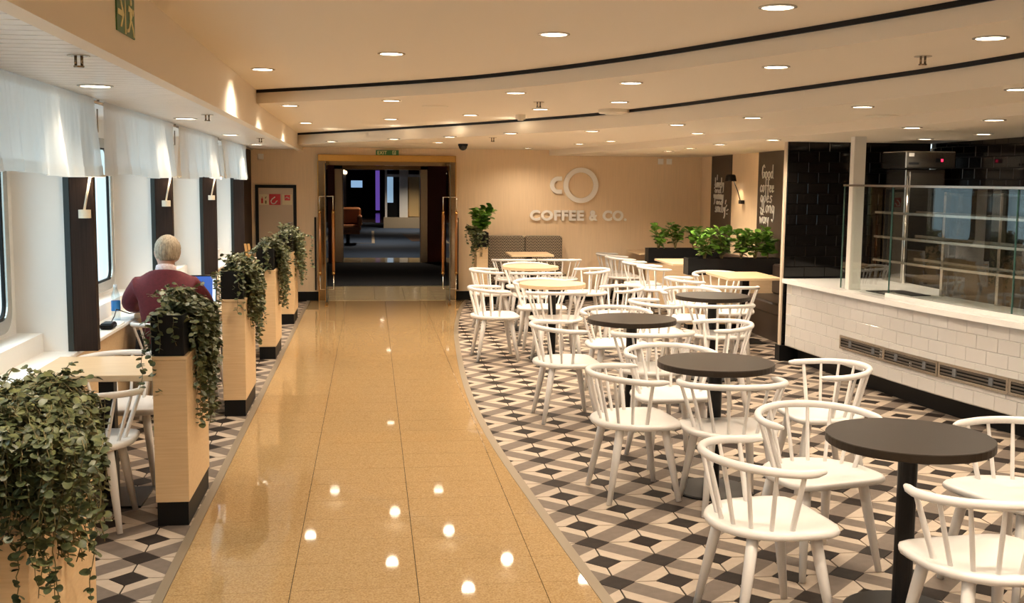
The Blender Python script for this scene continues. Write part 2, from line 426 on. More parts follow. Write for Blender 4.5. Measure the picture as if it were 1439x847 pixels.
# slatted soffit
so = MB(); so.add([(XH-.05, YB, cz(BS+.012, YB)), (XBEAM-.05, YB, cz(BS+.012, YB)), (XBEAM-.05, YF, cz(BS+.012, YF)), (XH-.05, YF, cz(BS+.012, YF))], [(0, 3, 2, 1)])
soffit = struct('ceiling', so, mat('soffit_gap', (.08, .075, .07), .7), 'white slatted metal soffit above the windows', 'ceiling')
SP = .125
sl = MB(); w2 = SP/2-.005
sl.add([(XH, -w2, .010), (XH, -w2+.004, 0), (XH, w2-.004, 0), (XH, w2, .010), (XBEAM-.07, -w2, .010), (XBEAM-.07, -w2+.004, 0), (XBEAM-.07, w2-.004, 0), (XBEAM-.07, w2, .010)],
       [(0, 1, 5, 4), (1, 2, 6, 5), (2, 3, 7, 6)])
SLM = sl.mesh('slat', SLAT)
q = 2.4
while q < YF-.06:
    link('slat', SLM, soffit, (0, q, cz(BS, q)), (-SL, 0, 0)); q += SP
mb = MB(); mb.add([(XH, YB, cz(BS, YB)), (XBEAM-.07, YB, cz(BS, YB)), (XBEAM-.07, 2.35, cz(BS, 2.35)), (XH, 2.35, cz(BS, 2.35))], [(0, 3, 2, 1)])
part('near_slat_panel', mb, SLAT, soffit)
mb = MB(); mb.box(XH-.3, XK+.3, YB-.2, YF+.2, 2.72, 2.85); struct('ceiling', mb, CEIL, 'added unseen deck head above the suspended ceilings, shutting out sky light', 'ceiling')  # unseen cover, added so that no sky light leaks in

# ------------------------------------------------------------------ walls
DX0, DX1, DTOP = -0.735, 1.215, 2.10       # doorway
mb = MB()
mb.box(XH-.1, DX0, YF, YF+.12, 0, 2.75); mb.box(DX1, XK+.1, YF, YF+.12, 0, 2.75); mb.box(DX0, DX1, YF, YF+.12, DTOP, 2.75)
struct('wall_back', mb, BEIGE, 'beige papered end wall carrying the cafe logo', 'wall')
mb = MB(); mb.box(XR, XR+.1, 10.61, YF, 0, 2.75); struct('wall_right', mb, BEIGE, 'beige side wall with two dark lettered panels', 'wall')
mb = MB(); mb.box(XH-.1, XK+.2, YB-.12, YB, 0, 2.75); struct('wall_front', mb, BEIGE, 'beige wall behind the camera', 'wall')
for nm, xa, xb in (('baseboard_back', XH, DX0-.03), ('baseboard_back', DX1+.03, XR)):
    mb = MB(); mb.box(xa, xb, YF-.015, YF, 0, .135)
    struct(nm, mb, BLACKP, 'black skirting under the end wall, '+('left of the doorway' if xa < -1 else 'right of the doorway'), 'skirting')
# hull wall with windows
PY_ = [7.0+2.69*k for k in range(-3, 4)]     # partition planes
WZ0, WZ1 = .90, 2.06
mb = MB(); prev = YB
for p in PY_:
    w0, w1 = p-2.06, p-.15
    if w0 < YB: continue
    mb.box(XH-.1, XH, prev, w0, 0, 2.75); mb.box(XH-.1, XH, w0, w1, 0, WZ0); mb.box(XH-.1, XH, w0, w1, WZ1, 2.75); prev = w1
mb.box(XH-.1, XH, prev, YF, 0, 2.75)
struct('wall_left', mb, WHITEW, 'white hull wall with a row of windows', 'wall')
wn = 0
names = {4.31: 'window of the nearest booth, behind the first valance', 7.0: 'leftmost window in view with rounded corner beside the first dark pilaster',
         9.69: 'window behind the seated man with a bottle on its sill', 12.38: 'window between second and third dark pilasters', 15.07: 'farthest window before the end wall', 1.62: 'window beside the camera'}
for p in PY_:
    w0, w1 = p-2.06, p-.15
    if w0 < YB: continue
    wn += 1
    t = thing('window_%d' % wn, names[round(p, 2)], 'window', (XH, (w0+w1)/2, WZ0), kind='structure')
    a = MB(); a.ring(rrect(w0-.03, w1+.03, WZ0-.03, WZ1+.03, .14), rrect(w0+.045, w1-.045, WZ0+.045, WZ1-.045, .10), XH-.02, XH+.018, 'x'); part('window_frame', a, STEEL, t)
    a = MB(); a.ring(rrect(w0+.046, w1-.046, WZ0+.046, WZ1-.046, .10), rrect(w0+.058, w1-.058, WZ0+.058, WZ1-.058, .09), XH-.012, XH+.004, 'x'); part('gasket', a, BLACKP, t)
    a = MB(); a.prism(rrect(w0+.05, w1-.05, WZ0+.05, WZ1-.05, .09), XH-.028, XH-.020, 'x'); part('pane', a, GLASSW, t)
# sill box and ledge below the windows
mb = MB()
mb.box(XH, -1.995, YB, YF, .55, .835); struct('trim_5', mb, WHITEW, 'long white window sill box along the hull', 'window sill')
led = thing('trim_6', 'low wood-fronted ledge under the window sill', 'ledge', (-1.9, 6, 0), kind='structure')
mb = MB(); mb.bbox(-2.0, -1.79, YB, YF, .695, .72); part('ledge_top', mb, WHITEW, led)
mb = MB(); mb.box(-2.0, -1.82, YB, YF, 0, .695); part('ledge_front', mb, WOOD, led)
# partitions with dark pilasters
pn = {0: 'second pilaster from the camera, hidden', 4.31: 'dark pilaster left of the frame beside the nearest planter', 7.0: 'nearest dark wood pilaster in view with white return wall', 9.69: 'dark wood pilaster right behind the seated man', 12.38: 'third dark wood pilaster from the camera',
      15.07: 'farthest dark wood pilaster next to the end wall', 1.62: 'dark pilaster beside the camera', -1.07: 'dark pilaster behind the camera'}
for p in PY_:
    if p < 0: continue
    t = thing('partition', pn[round(p, 2)], 'partition', (-1.9, p, 0), kind='structure')
    mb = MB(); mb.box(XH, -1.835, p, p+.05, .72, 2.3); part('return_wall', mb, WHITEW, t)
    mb = MB(); mb.box(-1.84, -1.672, p-.012, p+.05, .0 if p > 30 else .722, 2.3)
    o = part('pilaster', mb, WENGE, t)
    mb = MB(); mb.box(-1.846, -1.812, p-.016, p-.0125, .722, 2.29); part('edge_trim', mb, WENGE_E, o)
# far pilaster runs on to the end wall
mb = MB(); mb.box(-1.84, -1.70, 15.13, YF, .722, 2.3); struct('wall_left', mb, WENGE, 'dark wood infill between last pilaster and end wall', 'panel')

# ------------------------------------------------------------------ ceiling lamps
LENSM = None
def downlight(x, y, b, label, r=.068, power=1.0, angle=152, blend=.85, group='recessed downlights'):
    z = cz(b, y)
    t = thing('downlight', label, 'ceiling lamp', (x, y, z), group=group)
    global LENSM, RINGM
    if LENSM is None:
        LENSM = MB().prism([(.064*math.cos(2*PI*k/24), .064*math.sin(2*PI*k/24)) for k in range(24)], -.0035, .002).mesh('lens', LENS)
        RINGM = MB().lathe([(.064, -.006), (.078, -.004), (.078, .004), (.064, .004)], 24, cap=False).mesh('trim_ring', STEEL)
    l = link('lens', LENSM, t); rg = link('trim_ring', RINGM, t)
    s = r/.068; l.scale = (s, s, 1); rg.scale = (s, s, 1)
    ld = bpy.data.lights.new('downlight_lamp', 'SPOT'); ld.energy = LAMP_W*power; ld.color = LAMP_COL; ld.spot_size = math.radians(angle); ld.spot_blend = blend; ld.shadow_soft_size = .064
    lo = bpy.data.objects.new('lamp_source', ld); COL.objects.link(lo); lo.parent = t; lo.location = (0, 0, -.02)
    return t
def row(pts, b, fmt, **k):
    pw = k.pop('power', 1.0)
    for i, (x, y) in enumerate(pts): downlight(x, y, b, fmt % ORD[i], power=pw[i] if isinstance(pw, (list, tuple)) else pw, **k)
ORD = ['first', 'second', 'third', 'fourth', 'fifth', 'sixth', 'seventh', 'eighth', 'ninth', 'tenth', 'eleventh', 'twelfth', 'thirteenth', 'fourteenth']
row([(-.75, 8.05), (.13, 6.95), (.97, 5.91), (1.81, 4.86)], B0, 'recessed downlight in highest ceiling plane, %s from the left', r=.075)
row([(-.70, 9.97), (.17, 9.2), (1.07, 8.23), (1.72, 7.29), (2.3, 6.17), (2.81, 4.82)], B1, 'recessed downlight just past the first dark curved line, %s from the left', r=.07)
row([(-.72, 12.7), (.21, 11.72), (.97, 10.88), (1.51, 9.89), (2.01, 8.92)], B1, 'recessed downlight just before the second dark curved line, %s from the left', r=.07)
row([(.27, 13.05), (.87, 12.29), (1.42, 11.29), (2.13, 10.62), (2.62, 9.36), (2.92, 8.3), (3.22, 7.02), (3.46, 5.63)], B2, 'recessed downlight just past the second dark curved line, %s from the left', r=.066)
row([(-.48, 14.03), (.85, 13.92), (2.20, 15.55), (2.61, 13.79), (2.8, 12.83), (3.22, 10.75)], B2, 'recessed downlight in ceiling near the logo wall, %s from the left', r=.066, power=(1.2, 1.2, .8, 2.2, 2.0, 1.5))
row([(3.72, 13.65), (3.69, 12.59), (3.66, 11.39), (3.80, 10.2)], B3, 'recessed downlight above the booths, %s from the end wall', r=.066, power=(2.6, 2.0, 1.4, 1.0))
row([(4.02, 7.9), (4.08, 6.9), (5.01, 9.59), (5.01, 8.62)], B3, 'recessed downlight above the galley counter, %s of four', r=.066, power=.5)
row([(-1.43, 6.1), (-1.43, 8.95), (-1.43, 11.73), (-1.43, 14.4)], BS, 'recessed downlight in slatted soffit, %s from the camera', r=.08, power=.85, angle=122, blend=1.0)
for k, (x, y, b) in enumerate([(-.2, 2.6, B0), (1.2, 2.8, B0), (2.3, 2.4, B0), (-.2, -.2, B0), (1.3, -.2, B0), (3.3, 2.6, B1), (3.3, -.2, B1), (4.6, 4.5, B3), (4.8, 2.0, B3)]):
    downlight(x, y, b, 'unseen recessed downlight in the ceiling behind the camera, %s of nine' % ORD[k], power=2.0, group='downlights behind the camera')  # out of view, power raised to brighten surfaces that face the camera
downlight(-1.48, 3.3, BS, 'recessed downlight in slatted soffit out of view', power=.9, angle=112, group='downlights behind the camera')

# ------------------------------------------------------------------ chairs
def seat_outline(n=36):
    pts = []
    for k in range(n):
        a = 2*PI*k/n; c, s_ = math.cos(a), math.sin(a)
        if s_ > 0:      # front: nearly straight edge with soft corners
            r = 1/((abs(c)/.262)**5.5+(s_/.218)**5.5)**(1/5.5)
        else:
            r = 1/((abs(c)/.262)**2.0+(abs(s_)/.262)**2.0)**(1/2.0)
        pts.append((r*c, r*s_))
    return pts
def make_chair():
    root = thing('spindle_chair', 'white spindle chair', 'chair', group='white spindle chairs')
    o = seat_outline(); n = len(o); mb = MB(); vs = []
    for sc, z in ((.88, .412), (.975, .420), (1, .434), (.985, .447), (.93, .450), (.72, .444), (.4, .437), (.05, .435)):
        vs += [(x*sc, y*sc, z) for x, y in o]
    fs = [tuple(range(n-1, -1, -1)), tuple(7*n+k for k in range(n))]
    for r in range(7):
        fs += [(r*n+k, r*n+(k+1) % n, (r+1)*n+(k+1) % n, (r+1)*n+k) for k in range(n)]
    mb.add(vs, fs, True); part('seat', mb, CHAIR, root, True)
    hoop = []
    def hp(a):   # a from 0 (right arm end) to 1 (left arm end)
        an = math.radians(18 - 216*a); c, s_ = math.cos(an), math.sin(an)
        return Vector((.292*c*(1-.05*max(0, s_)), .0+.275*s_ if s_ < 0 else .30*s_, .693+.020*max(0, -s_)))
    m = 30; pts = [hp(k/m) for k in range(m+1)]
    rs = [.0175]*(m+1); rs[0] = rs[-1] = .0095; 
    pts = [pts[0]+(pts[0]-pts[1]).normalized()*.006]+pts+[pts[-1]+(pts[-1]-pts[-2]).normalized()*.006]; rs = [.005]+rs+[.005]; rs[2] = rs[-3] = .0168
    mb = MB(); mb.tube(pts, rs, 10); part('back_rail', mb, CHAIR, root, True)
    for k in range(9):
        a = .085+.83*k/8; t = hp(a); an = math.radians(18-216*a)
        b = Vector((.205*math.cos(an), .205*math.sin(an), .44))
        if math.sin(an) > 0: b = Vector((.205*math.cos(an), .02+.1*math.sin(an), .44))
        mb = MB(); mid = (b+t)/2
        w = .012 if k in (0, 8) else .0098
        mb.tube([b, mid, t], [w*.95, w, w*.8], 7, False); part('spindle', mb, CHAIR, root, True)
    for sx in (-1, 1):
        for sy in (-1, 1):
            mb = MB(); mb.tube([(sx*.155, sy*.13-.01, .425), (sx*.175, sy*.155-.01, .28), (sx*.212, sy*.205-.01, 0)], [.0245, .0235, .0150], 9)
            part('leg', mb, CHAIR, root, True)
    return root
CH0 = make_chair(); _first = [True]
def chair(x, y, face, label):
    c = CH0 if _first[0] else copy_tree(CH0); _first[0] = False
    c.location = (x, y, .001); c.rotation_euler = (0, 0, math.radians(face-90)); c['label'] = label
    return c

# ------------------------------------------------------------------ round tables
def make_round(wood):
    root = thing('round_table', 'round table', 'table', group='round pedestal tables')
    r = .335
    mb = MB(); mb.lathe([(r-.003, .7245), (r, .7275), (r, .758), (r-.003, .761)], 56); part('tabletop', mb, WOODT if wood else BLACKT, root, True)
    mb = MB(); mb.lathe([(.040, .012), (.040, .70), (.11, .715), (.11, .7245)], 20); part('column', mb, BLACKM, root, True)
    mb = MB(); mb.lathe([(.235, .0), (.235, .008), (.225, .013), (.05, .018)], 40); part('base', mb, BLACKM, root, True)
    return root
TB, TWd = make_round(False), make_round(True)
def rtable(proto, used, x, y, label):
    t = proto if not used else copy_tree(proto); t.location = (x, y, .001); t['label'] = label; return t
rtable(TB, 0, 2.20, 4.22, 'frontmost black round pedestal table')
rtable(TB, 1, 1.97, 6.09, 'second black round pedestal table from the camera')
rtable(TB, 1, 1.95, 8.08, 'third black round pedestal table from the camera')
rtable(TB, 1, 3.08, 9.67, 'farthest black round pedestal table, near the booths')
rtable(TWd, 0, 1.80, 10.87, 'nearer of two light wood round pedestal tables')
rtable(TWd, 1, 1.89, 13.02, 'farther of two light wood round pedestal tables')
S4 = {'w': 'on the walkway side', 'f': 'on the far side', 'n': 'on the camera side', 'r': 'on the counter side'}
def four(tab, **k):
    for side, (x, y, a) in k.items(): chair(x, y, a, 'white spindle chair at %s, %s' % (tab, S4[side]))
four('frontmost black round table', w=(1.60, 4.20, 6), f=(2.08, 4.84, 284), n=(2.22, 3.66, 95), r=(2.82, 4.44, 196))
four('second black round table from the camera', w=(1.50, 6.08, 5), f=(1.90, 6.78, 277), n=(1.97, 5.80, 92), r=(2.63, 6.15, 178))
four('third black round table from the camera', w=(1.46, 8.10, 2), f=(2.03, 8.96, 272), n=(2.02, 7.74, 93), r=(2.60, 8.08, 180))
four('farthest black round table', w=(2.58, 9.62, 6), f=(3.15, 10.58, 272), n=(3.08, 9.44, 91))
four('nearer light wood round table', w=(1.24, 10.92, 3), f=(1.80, 11.58, 270), n=(1.80, 10.60, 91), r=(2.46, 10.92, 184))
four('farther light wood round table', w=(1.45, 13.10, 2), f=(1.96, 13.88, 270), n=(1.92, 12.80, 90), r=(2.58, 13.08, 182))
chair(1.93, 14.90, 90, 'white spindle chair facing the patterned banquette, left of the pair')
chair(2.56, 14.90, 90, 'white spindle chair facing the patterned banquette, right of the pair')
chair(3.56, 15.84, 0, 'white spindle chair at the farthest booth table, by the logo wall')
chair(3.56, 15.22, -2, 'white spindle chair at the farthest booth table, away from the wall')
chair(3.58, 14.22, -2, 'white spindle chair at the middle booth table, farther of two')
chair(3.60, 13.50, -3, 'white spindle chair at the middle booth table, nearer of two')
chair(3.52, 11.86, -2, 'white spindle chair on the walkway side of the nearest booth table')
chair(3.72, 11.10, 72, 'white spindle chair with its back to camera at the nearest booth table')
chair(4.05, 12.52, 273, 'white spindle chair facing camera before the nearer plant trough')
BAY = ['nearest window booth table', 'seated man\'s window booth table', 'third window booth table', 'farthest window booth table']
for k in range(4):
    dy = 2.66*k
    chair(-1.48, 5.82+dy, 91, 'white spindle chair %s %s' % ('with its back to camera at the' if k != 1 else 'the man sits on, at the', BAY[k] if k != 1 else 'window booth table'))
    chair(-1.47, 6.70+dy, 269, 'white spindle chair at the %s, facing camera' % BAY[k])

# ------------------------------------------------------------------ booth tables (square)
def square_table(x0, x1, y0, y1, label, cols, t=.028, top=.76):
    cx, cy = (x0+x1)/2, (y0+y1)/2
    o = thing('booth_table', label, 'table', (cx, cy, 0), group='wooden booth tables')
    mb = MB(); mb.bbox(x0, x1, y0, y1, top-t, top, .003); part('tabletop', mb, WOODT, o)
    for px, py in cols:
        mb = MB(); mb.box(px-.04, px+.04, py-.04, py+.04, .012, top-t); part('column', mb, BLACKM, o)
        mb = MB(); mb.bbox(px-.2, px+.2, py-.2, py+.2, .0, .012, .003); part('base', mb, BLACKM, o)
    return o
square_table(3.80, 4.40, 11.37, 12.20, 'light wood square table at the nearest booth, in front of the plant trough', [(4.14, 11.85)])
square_table(3.74, 4.33, 13.38, 14.30, 'light wood square table at the middle booth, behind the nearer plant trough', [(4.10, 13.8)])
square_table(3.80, 4.40, 15.36, 16.14, 'light wood square table at the farthest booth, touching the logo wall', [(4.10, 15.75)])
square_table(1.90, 2.50, 14.98, 15.62, 'small light wood square table before the patterned banquette', [(2.2, 15.32)])
for k in range(4):
    y0 = 5.93+2.66*k
    square_table(-1.785, -1.108, y0, y0+.64, 'light wood table of %s beside the planter' % ['the nearest window booth', 'the booth where the man sits', 'the third window booth', 'the farthest window booth'][k], [(-1.45, y0+.32)], t=.035, top=.755)

# ------------------------------------------------------------------ leaf helpers
def leaf_geo(L, Wd, fold=.18, curl=.12, prof=((0, 0), (.18, .62), (.42, 1.0), (.68, .86), (.88, .45), (1.0, 0))):
    """one leaf lying along +y from the origin, folded on the midrib"""
    vs = []; fs = []
    for t, w in prof:
        z = -curl*L*t*t
        vs += [(-w*Wd/2, t*L, z+fold*w*Wd/2), (0, t*L, z), (w*Wd/2, t*L, z+fold*w*Wd/2)]
    for i in range(len(prof)-1):
        a = 3*i; fs += [(a, a+1, a+4, a+3), (a+1, a+2, a+5, a+4)]
    return vs, fs
def xf(vs, M): return [tuple(M @ Vector(v)) for v in vs]
def leaf_matrix(p, d, roll, s=1.0):
    d = Vector(d).normalized(); a = Vector((0, 0, 1)) if abs(d.z) < .95 else Vector((1, 0, 0))
    x = d.cross(a).normalized(); z = x.cross(d)
    R = Matrix((x, d, z)).transposed().to_4x4()
    return Matrix.Translation(Vector(p)) @ R @ Matrix.Rotation(roll, 4, 'Y') @ Matrix.Scale(s, 4)
IV, IVF = leaf_geo(.038, .038, .10, .22, ((0, .25), (.14, .8), (.42, 1.0), (.72, .9), (.93, .5), (1.0, .12)))
IVM = MB().add(IV, IVF, True).mesh('leaf', LEAF1)
LEAF1.use_backface_culling = False

def ivy(x0, x1, y0, y1, ztop, label, seed, n=70, drop=(.15, .48), single=0, right=.62, front=.2, size=1.0, mound=.11, root0=.03):
    """trailing ivy rooted in the box [x0,x1]x[y0,y1]: strands arch over the rims and hang"""
    rnd = random.Random(seed)
    t = thing('ivy_plant', label, 'plant', ((x0+x1)/2, (y0+y1)/2, ztop), group='trailing ivy plants')
    strands = MB(); leaves = []
    for k in range(n):
        px, py = rnd.uniform(x0+.02, x1-.02), rnd.uniform(y0+root0, y1-.03)
        q = rnd.random()
        if q < right: d = Vector((1, rnd.uniform(-.35, .35), 0)); ex = x1
        elif q < right+front: d = Vector((rnd.uniform(-.3, .5), -1, 0)); ex = None
        else: d = Vector((rnd.uniform(-1, 1), rnd.uniform(-.6, 1), 0))
        hang = q < right+front
        p = Vector((px, py, ztop-.01)); pts = [p.copy()]
        up = rnd.uniform(.4, 1)*mound
        p = p+Vector((0, 0, up)); pts.append(p.copy())
        d.normalize()
        if hang:
            reach = ((x1-px) if q < right else (py-y0)) + rnd.uniform(.012, .075)
            st = max(2, int(reach/.03))
            for i in range(st):
                p = p + d*(reach/st/max(.5, abs(d.x if q < right else d.y))) + Vector((rnd.uniform(-.008, .008), rnd.uniform(-.008, .008), -up*.8/st+rnd.uniform(-.006, .006))); pts.append(p.copy())
            L = rnd.uniform(*drop)*(rnd.random()**.5)
            if rnd.random() < .08: L = drop[1]*1.15
            dr = 0
            while dr < L:
                h = rnd.uniform(.022, .034); dr += h
                p = p+Vector((rnd.uniform(-.010, .011), rnd.uniform(-.012, .012), -h)); pts.append(p.copy())
        else:
            for i in range(rnd.randint(2, 4)):
                p = p+d*rnd.uniform(.015, .035)+Vector((0, 0, rnd.uniform(-.012, .022))); pts.append(p.copy())
        # keep hanging strands outside the box
        strands.tube(pts, .0016, 4, False)
        for i in range(1, len(pts)):
            for rep in range(2):
                if rnd.random() < .12: continue
                b = pts[i-1].lerp(pts[i], rnd.random()); an = rnd.uniform(0, 2*PI)
                od = Vector((math.cos(an), math.sin(an)-.15, rnd.uniform(-.55, .35)))
                if hang and i > 3: od.x = abs(od.x)*.9+.1 if q < right else od.x; od.y = -abs(od.y) if q >= right else od.y
                leaves.append(leaf_matrix(b, od, rnd.uniform(-.7, .7), size*rnd.uniform(.65, 1.15)))
    part('stem', strands, STEM, t)
    leaves.sort(key=lambda M: M.translation.y)
    if single:
        vis = sorted(leaves, key=lambda M: (M.translation.y - 1.6*M.translation.x*0))
        chosen, rest = vis[:single], vis[single:]
        base = Vector(woff(t))
        for M in chosen:
            o = link('leaf', IVM, t); M2 = M.copy(); M2.translation = M.translation-base; o.matrix_local = M2
    else: rest = leaves
    mb = MB()
    for M in rest: mb.add(xf(IV, M), IVF, True)
    o = part('foliage', mb, LEAF1, t); o['kind'] = 'stuff'
    return t

# ------------------------------------------------------------------ planter columns on the window side
PLN = ['nearest planter column at the lower left corner', 'second planter column from the camera', 'third planter column from the camera', 'fourth planter column from the camera', 'farthest planter column before the end wall']
for k in range(5):
    y0 = 5.715+2.645*(k-1); y1 = y0+.72; xa, xb = -1.106, -.938
    t = thing('planter_column', 'pale wood '+PLN[k], 'planter stand', ((xa+xb)/2, (y0+y1)/2, 0), group='planter columns')
    mb = MB(); mb.box(xa+.006, xb-.006, y0+.006, y1-.006, 0, .125); part('plinth', mb, BLACKP, t)
    mb = MB(); mb.bbox(xa, xb, y0, y1, .125, .865, .002); part('body', mb, WOOD, t)
    mb = MB(); mb.bbox(xa-.003, xb+.003, y0-.003, y1+.003, .866, .886, .002); part('cap', mb, WOOD, t)
    b = thing('planter_box', 'black planter box on the '+PLN[k], 'planter', ((xa+xb)/2, (y0+y1)/2, .887), group='black planter boxes')
    bx0, bx1, by0, by1, bz = xa-.006, xb-.012, y0+.01, y1-.05, 1.095
    mb = MB(); mb.ring(rrect(bx0, bx1, by0, by1, .006, 2), rrect(bx0+.006, bx1-.006, by0+.006, by1-.006, .004, 2), .887, bz); part('sides', mb, BLACKP, b)
    mb = MB(); mb.box(bx0+.006, bx1-.006, by0+.006, by1-.006, .888, bz-.03); part('soil', mb, SOIL, b)
    lab = 'trailing ivy spilling from the '+PLN[k]
    if k == 0: ivy(bx0, bx1, by0, by1, bz-.02, lab, 11, n=330, drop=(.08, .36), single=300, right=.50, front=.26, size=.66, mound=.11)
    else: ivy(bx0, bx1, by0+.02, by1, bz-.02, lab, 20+k, n=150, drop=(.14, .50), right=.80, front=.03, size=.86, mound=.12, root0=.13)

# ------------------------------------------------------------------ leafy bushes
OBO = ((0, .12), (.2, .5), (.5, .92), (.72, 1.0), (.9, .72), (1.0, .2))
BL = [MB().add(*leaf_geo(.110, .084, .2, .2, OBO), True).mesh('leaf', LEAF2), MB().add(*leaf_geo(.090, .070, .25, .3, OBO), True).mesh('leaf', LEAF2)]
def bush(x, y, z, label, seed, h=.30, w=.15, n=64, group='leafy green bushes'):
    rnd = random.Random(seed); t = thing('leafy_bush', label, 'plant', (x, y, z), group=group)
    ns = 6; stems = []
    for s_ in range(ns):
        an = 2*PI*s_/ns+rnd.uniform(-.4, .4); r = rnd.uniform(.35, 1)*w*.75
        tip = Vector((math.cos(an)*r, math.sin(an)*r, h*rnd.uniform(.62, 1.0))); mid = Vector((tip.x*.35, tip.y*.35, tip.z*.5))
        mb = MB(); mb.tube([(0, 0, -.02), mid, tip], [.006, .005, .003], 5, False); part('stem', mb, STEM, t, True); stems.append((mid, tip))
    for k in range(n):
        mid, tip = stems[k % ns]; q = rnd.random()**.8
        p = mid.lerp(tip, q*1.05-.55*(1-q)); an = rnd.uniform(0, 2*PI)
        d = Vector((math.cos(an), math.sin(an), rnd.uniform(.2, 1.4) if q > .6 else rnd.uniform(-.2, .7)))
        o = link('leaf', BL[rnd.randint(0, 1)], t); o.matrix_local = leaf_matrix(p, d, rnd.uniform(-.5, .5), rnd.uniform(.75, 1.15))
    return t

# ------------------------------------------------------------------ booth dividers with plant troughs
def divider(x0, x1, y0, y1, zt, label, tlabel):
    t = thing('booth_divider', label, 'divider', ((x0+x1)/2, (y0+y1)/2, 0), group='booth dividers')
    mb = MB(); mb.box(x0, x1, y0, y1, .06, zt-.20); part('wood_face', mb, WOODT, t)
    mb = MB(); mb.box(x0+.01, x1, y0+.01, y1-.01, 0, .06); part('plinth', mb, BLACKP, t)
    b = thing('plant_trough', tlabel, 'planter', ((x0+x1)/2, (y0+y1)/2, zt-.199), group='black plant troughs')
    mb = MB(); mb.ring(rrect(x0-.01, x1, y0-.015, y1+.015, .004, 1), rrect(x0+.004, x1-.012, y0-.001, y1+.001, .003, 1), zt-.199, zt); part('sides', mb, BLACKP, b)
    mb = MB(); mb.box(x0+.004, x1-.012, y0, y1, zt-.198, zt-.025); part('soil', mb, SOIL, b)
divider(3.80, 4.94, 12.90, 13.08, .862, 'pale wood booth divider nearer the camera', 'black plant trough on the nearer booth divider')
divider(3.84, 4.94, 14.98, 15.16, .850, 'pale wood booth divider nearer the logo wall', 'black plant trough on the farther booth divider')
for k, (x, y, z, h, w) in enumerate([(3.99, 15.07, .83, .34, .18), (4.24, 15.07, .83, .38, .18), (4.50, 15.07, .83, .34, .18),
                                     (4.02, 12.99, .84, .36, .22), (4.24, 12.99, .84, .40, .23), (4.48, 12.99, .84, .37, .22), (4.66, 12.99, .84, .36, .21), (4.82, 12.99, .84, .30, .06)]):
    bush(x, y, z, 'leafy green bush in the %s trough, %s from the left' % ('farther' if k < 3 else 'nearer', ORD[k if k < 3 else k-3]), 40+k, h, w, 70 if k < 3 else 100)
# booth benches
for k, (ya, yb, lab) in enumerate([(11.25, 12.88, 'dark brown upholstered bench in the nearest booth'), (13.12, 14.96, 'dark brown upholstered bench in the middle booth')]):
    t = thing('booth_bench', lab, 'bench', (4.68, (ya+yb)/2, 0), group='booth benches')
    DB = mat('dark_brown_vinyl', (.045, .030, .022), .42)
    mb = MB(); mb.box(4.50, 4.94, ya, yb, .0, .30); part('base', mb, DB, t)
    mb = MB(); mb.bbox(4.47, 4.94, ya, yb, .30, .44, .02); part('seat_cushion', mb, DB, t)
    mb = MB(); mb.bbox(4.84, 4.94, ya, yb, .44, .80, .02); part('backrest', mb, DB, t)

# ------------------------------------------------------------------ banquette with woven pattern
def weave_mat():
    M = bpy.data.materials.new('woven_banquette'); M.use_nodes = True; nt = M.node_tree; b = nt.nodes['Principled BSDF']; b.inputs['Roughness'].default_value = .85
    tc = nt.nodes.new('ShaderNodeTexCoord'); sp = nt.nodes.new('ShaderNodeSeparateXYZ'); nt.links.new(tc.outputs['Object'], sp.inputs[0])
    def mth(op, a, b_=None):
        n_ = nt.nodes.new('ShaderNodeMath'); n_.operation = op
        for i, v in enumerate((a, b_)):
            if v is None: continue
            if isinstance(v, (int, float)): n_.inputs[i].default_value = v
            else: nt.links.new(v, n_.inputs[i])
        return n_.outputs[0]
    zig = mth('PINGPONG', sp.outputs['X'], .028)
    u = mth('ADD', sp.outputs['Z'], mth('MULTIPLY', zig, 1.9))
    g = mth('GREATER_THAN', mth('PINGPONG', u, .021), .0135)
    mx = nt.nodes.new('ShaderNodeMix'); mx.data_type = 'RGBA'
    nt.links.new(g, mx.inputs[0]); mx.inputs[6].default_value = (.075, .058, .042, 1); mx.inputs[7].default_value = (.42, .34, .24, 1)
    nt.links.new(mx.outputs[2], b.inputs['Base Color']); return M
WV = weave_mat()
t = thing('banquette', 'banquette with dark woven zigzag upholstery against the logo wall', 'bench', (2.25, 16.0, 0))
mb = MB(); mb.box(1.70, 2.80, 15.72, 16.18, 0, .30); part('base', mb, BLACKP, t)
mb = MB(); mb.bbox(1.70, 2.80, 15.68, 16.14, .30, .45, .02); part('seat_cushion', mb, WV, t)
for xa, xb in ((1.70, 2.243), (2.249, 2.80)):
    mb = MB(); mb.prism(rrect(xa, xb, .45, .965, .04), 16.05, 16.18, 'y'); bevel(part('back_cushion', mb, WV, t), .015)
# plant stand by the doorway
t = thing('planter_column', 'pale wood planter stand between doorway and banquette', 'planter stand', (1.565, 15.6, 0), group='planter columns')
mb = MB(); mb.box(1.49, 1.64, 15.58, 15.98, 0, .12); part('plinth', mb, BLACKP, t)
mb = MB(); mb.bbox(1.485, 1.648, 15.575, 15.985, .12, .83, .002); part('body', mb, WOOD, t)
t = thing('planter_box', 'black planter box beside the doorway under a leafy bush', 'planter', (1.565, 15.78, .831), group='black planter boxes')
mb = MB(); mb.ring(rrect(1.48, 1.655, 15.57, 15.99, .005, 1), rrect(1.488, 1.647, 15.578, 15.982, .004, 1), .831, 1.035); part('sides', mb, BLACKP, t)
mb = MB(); mb.box(1.488, 1.647, 15.578, 15.982, .832, 1.01); part('soil', mb, SOIL, t)
bush(1.56, 15.72, 1.0, 'leafy green bush in the planter box beside the doorway', 61, .40, .30, 260, group='leafy green bushes')
ivy(1.36, 1.50, 15.5, 15.9, 1.03, 'trailing ivy hanging beside the doorway under the leafy bush', 62, n=45, drop=(.2, .5), right=.1, front=.5, mound=.10)

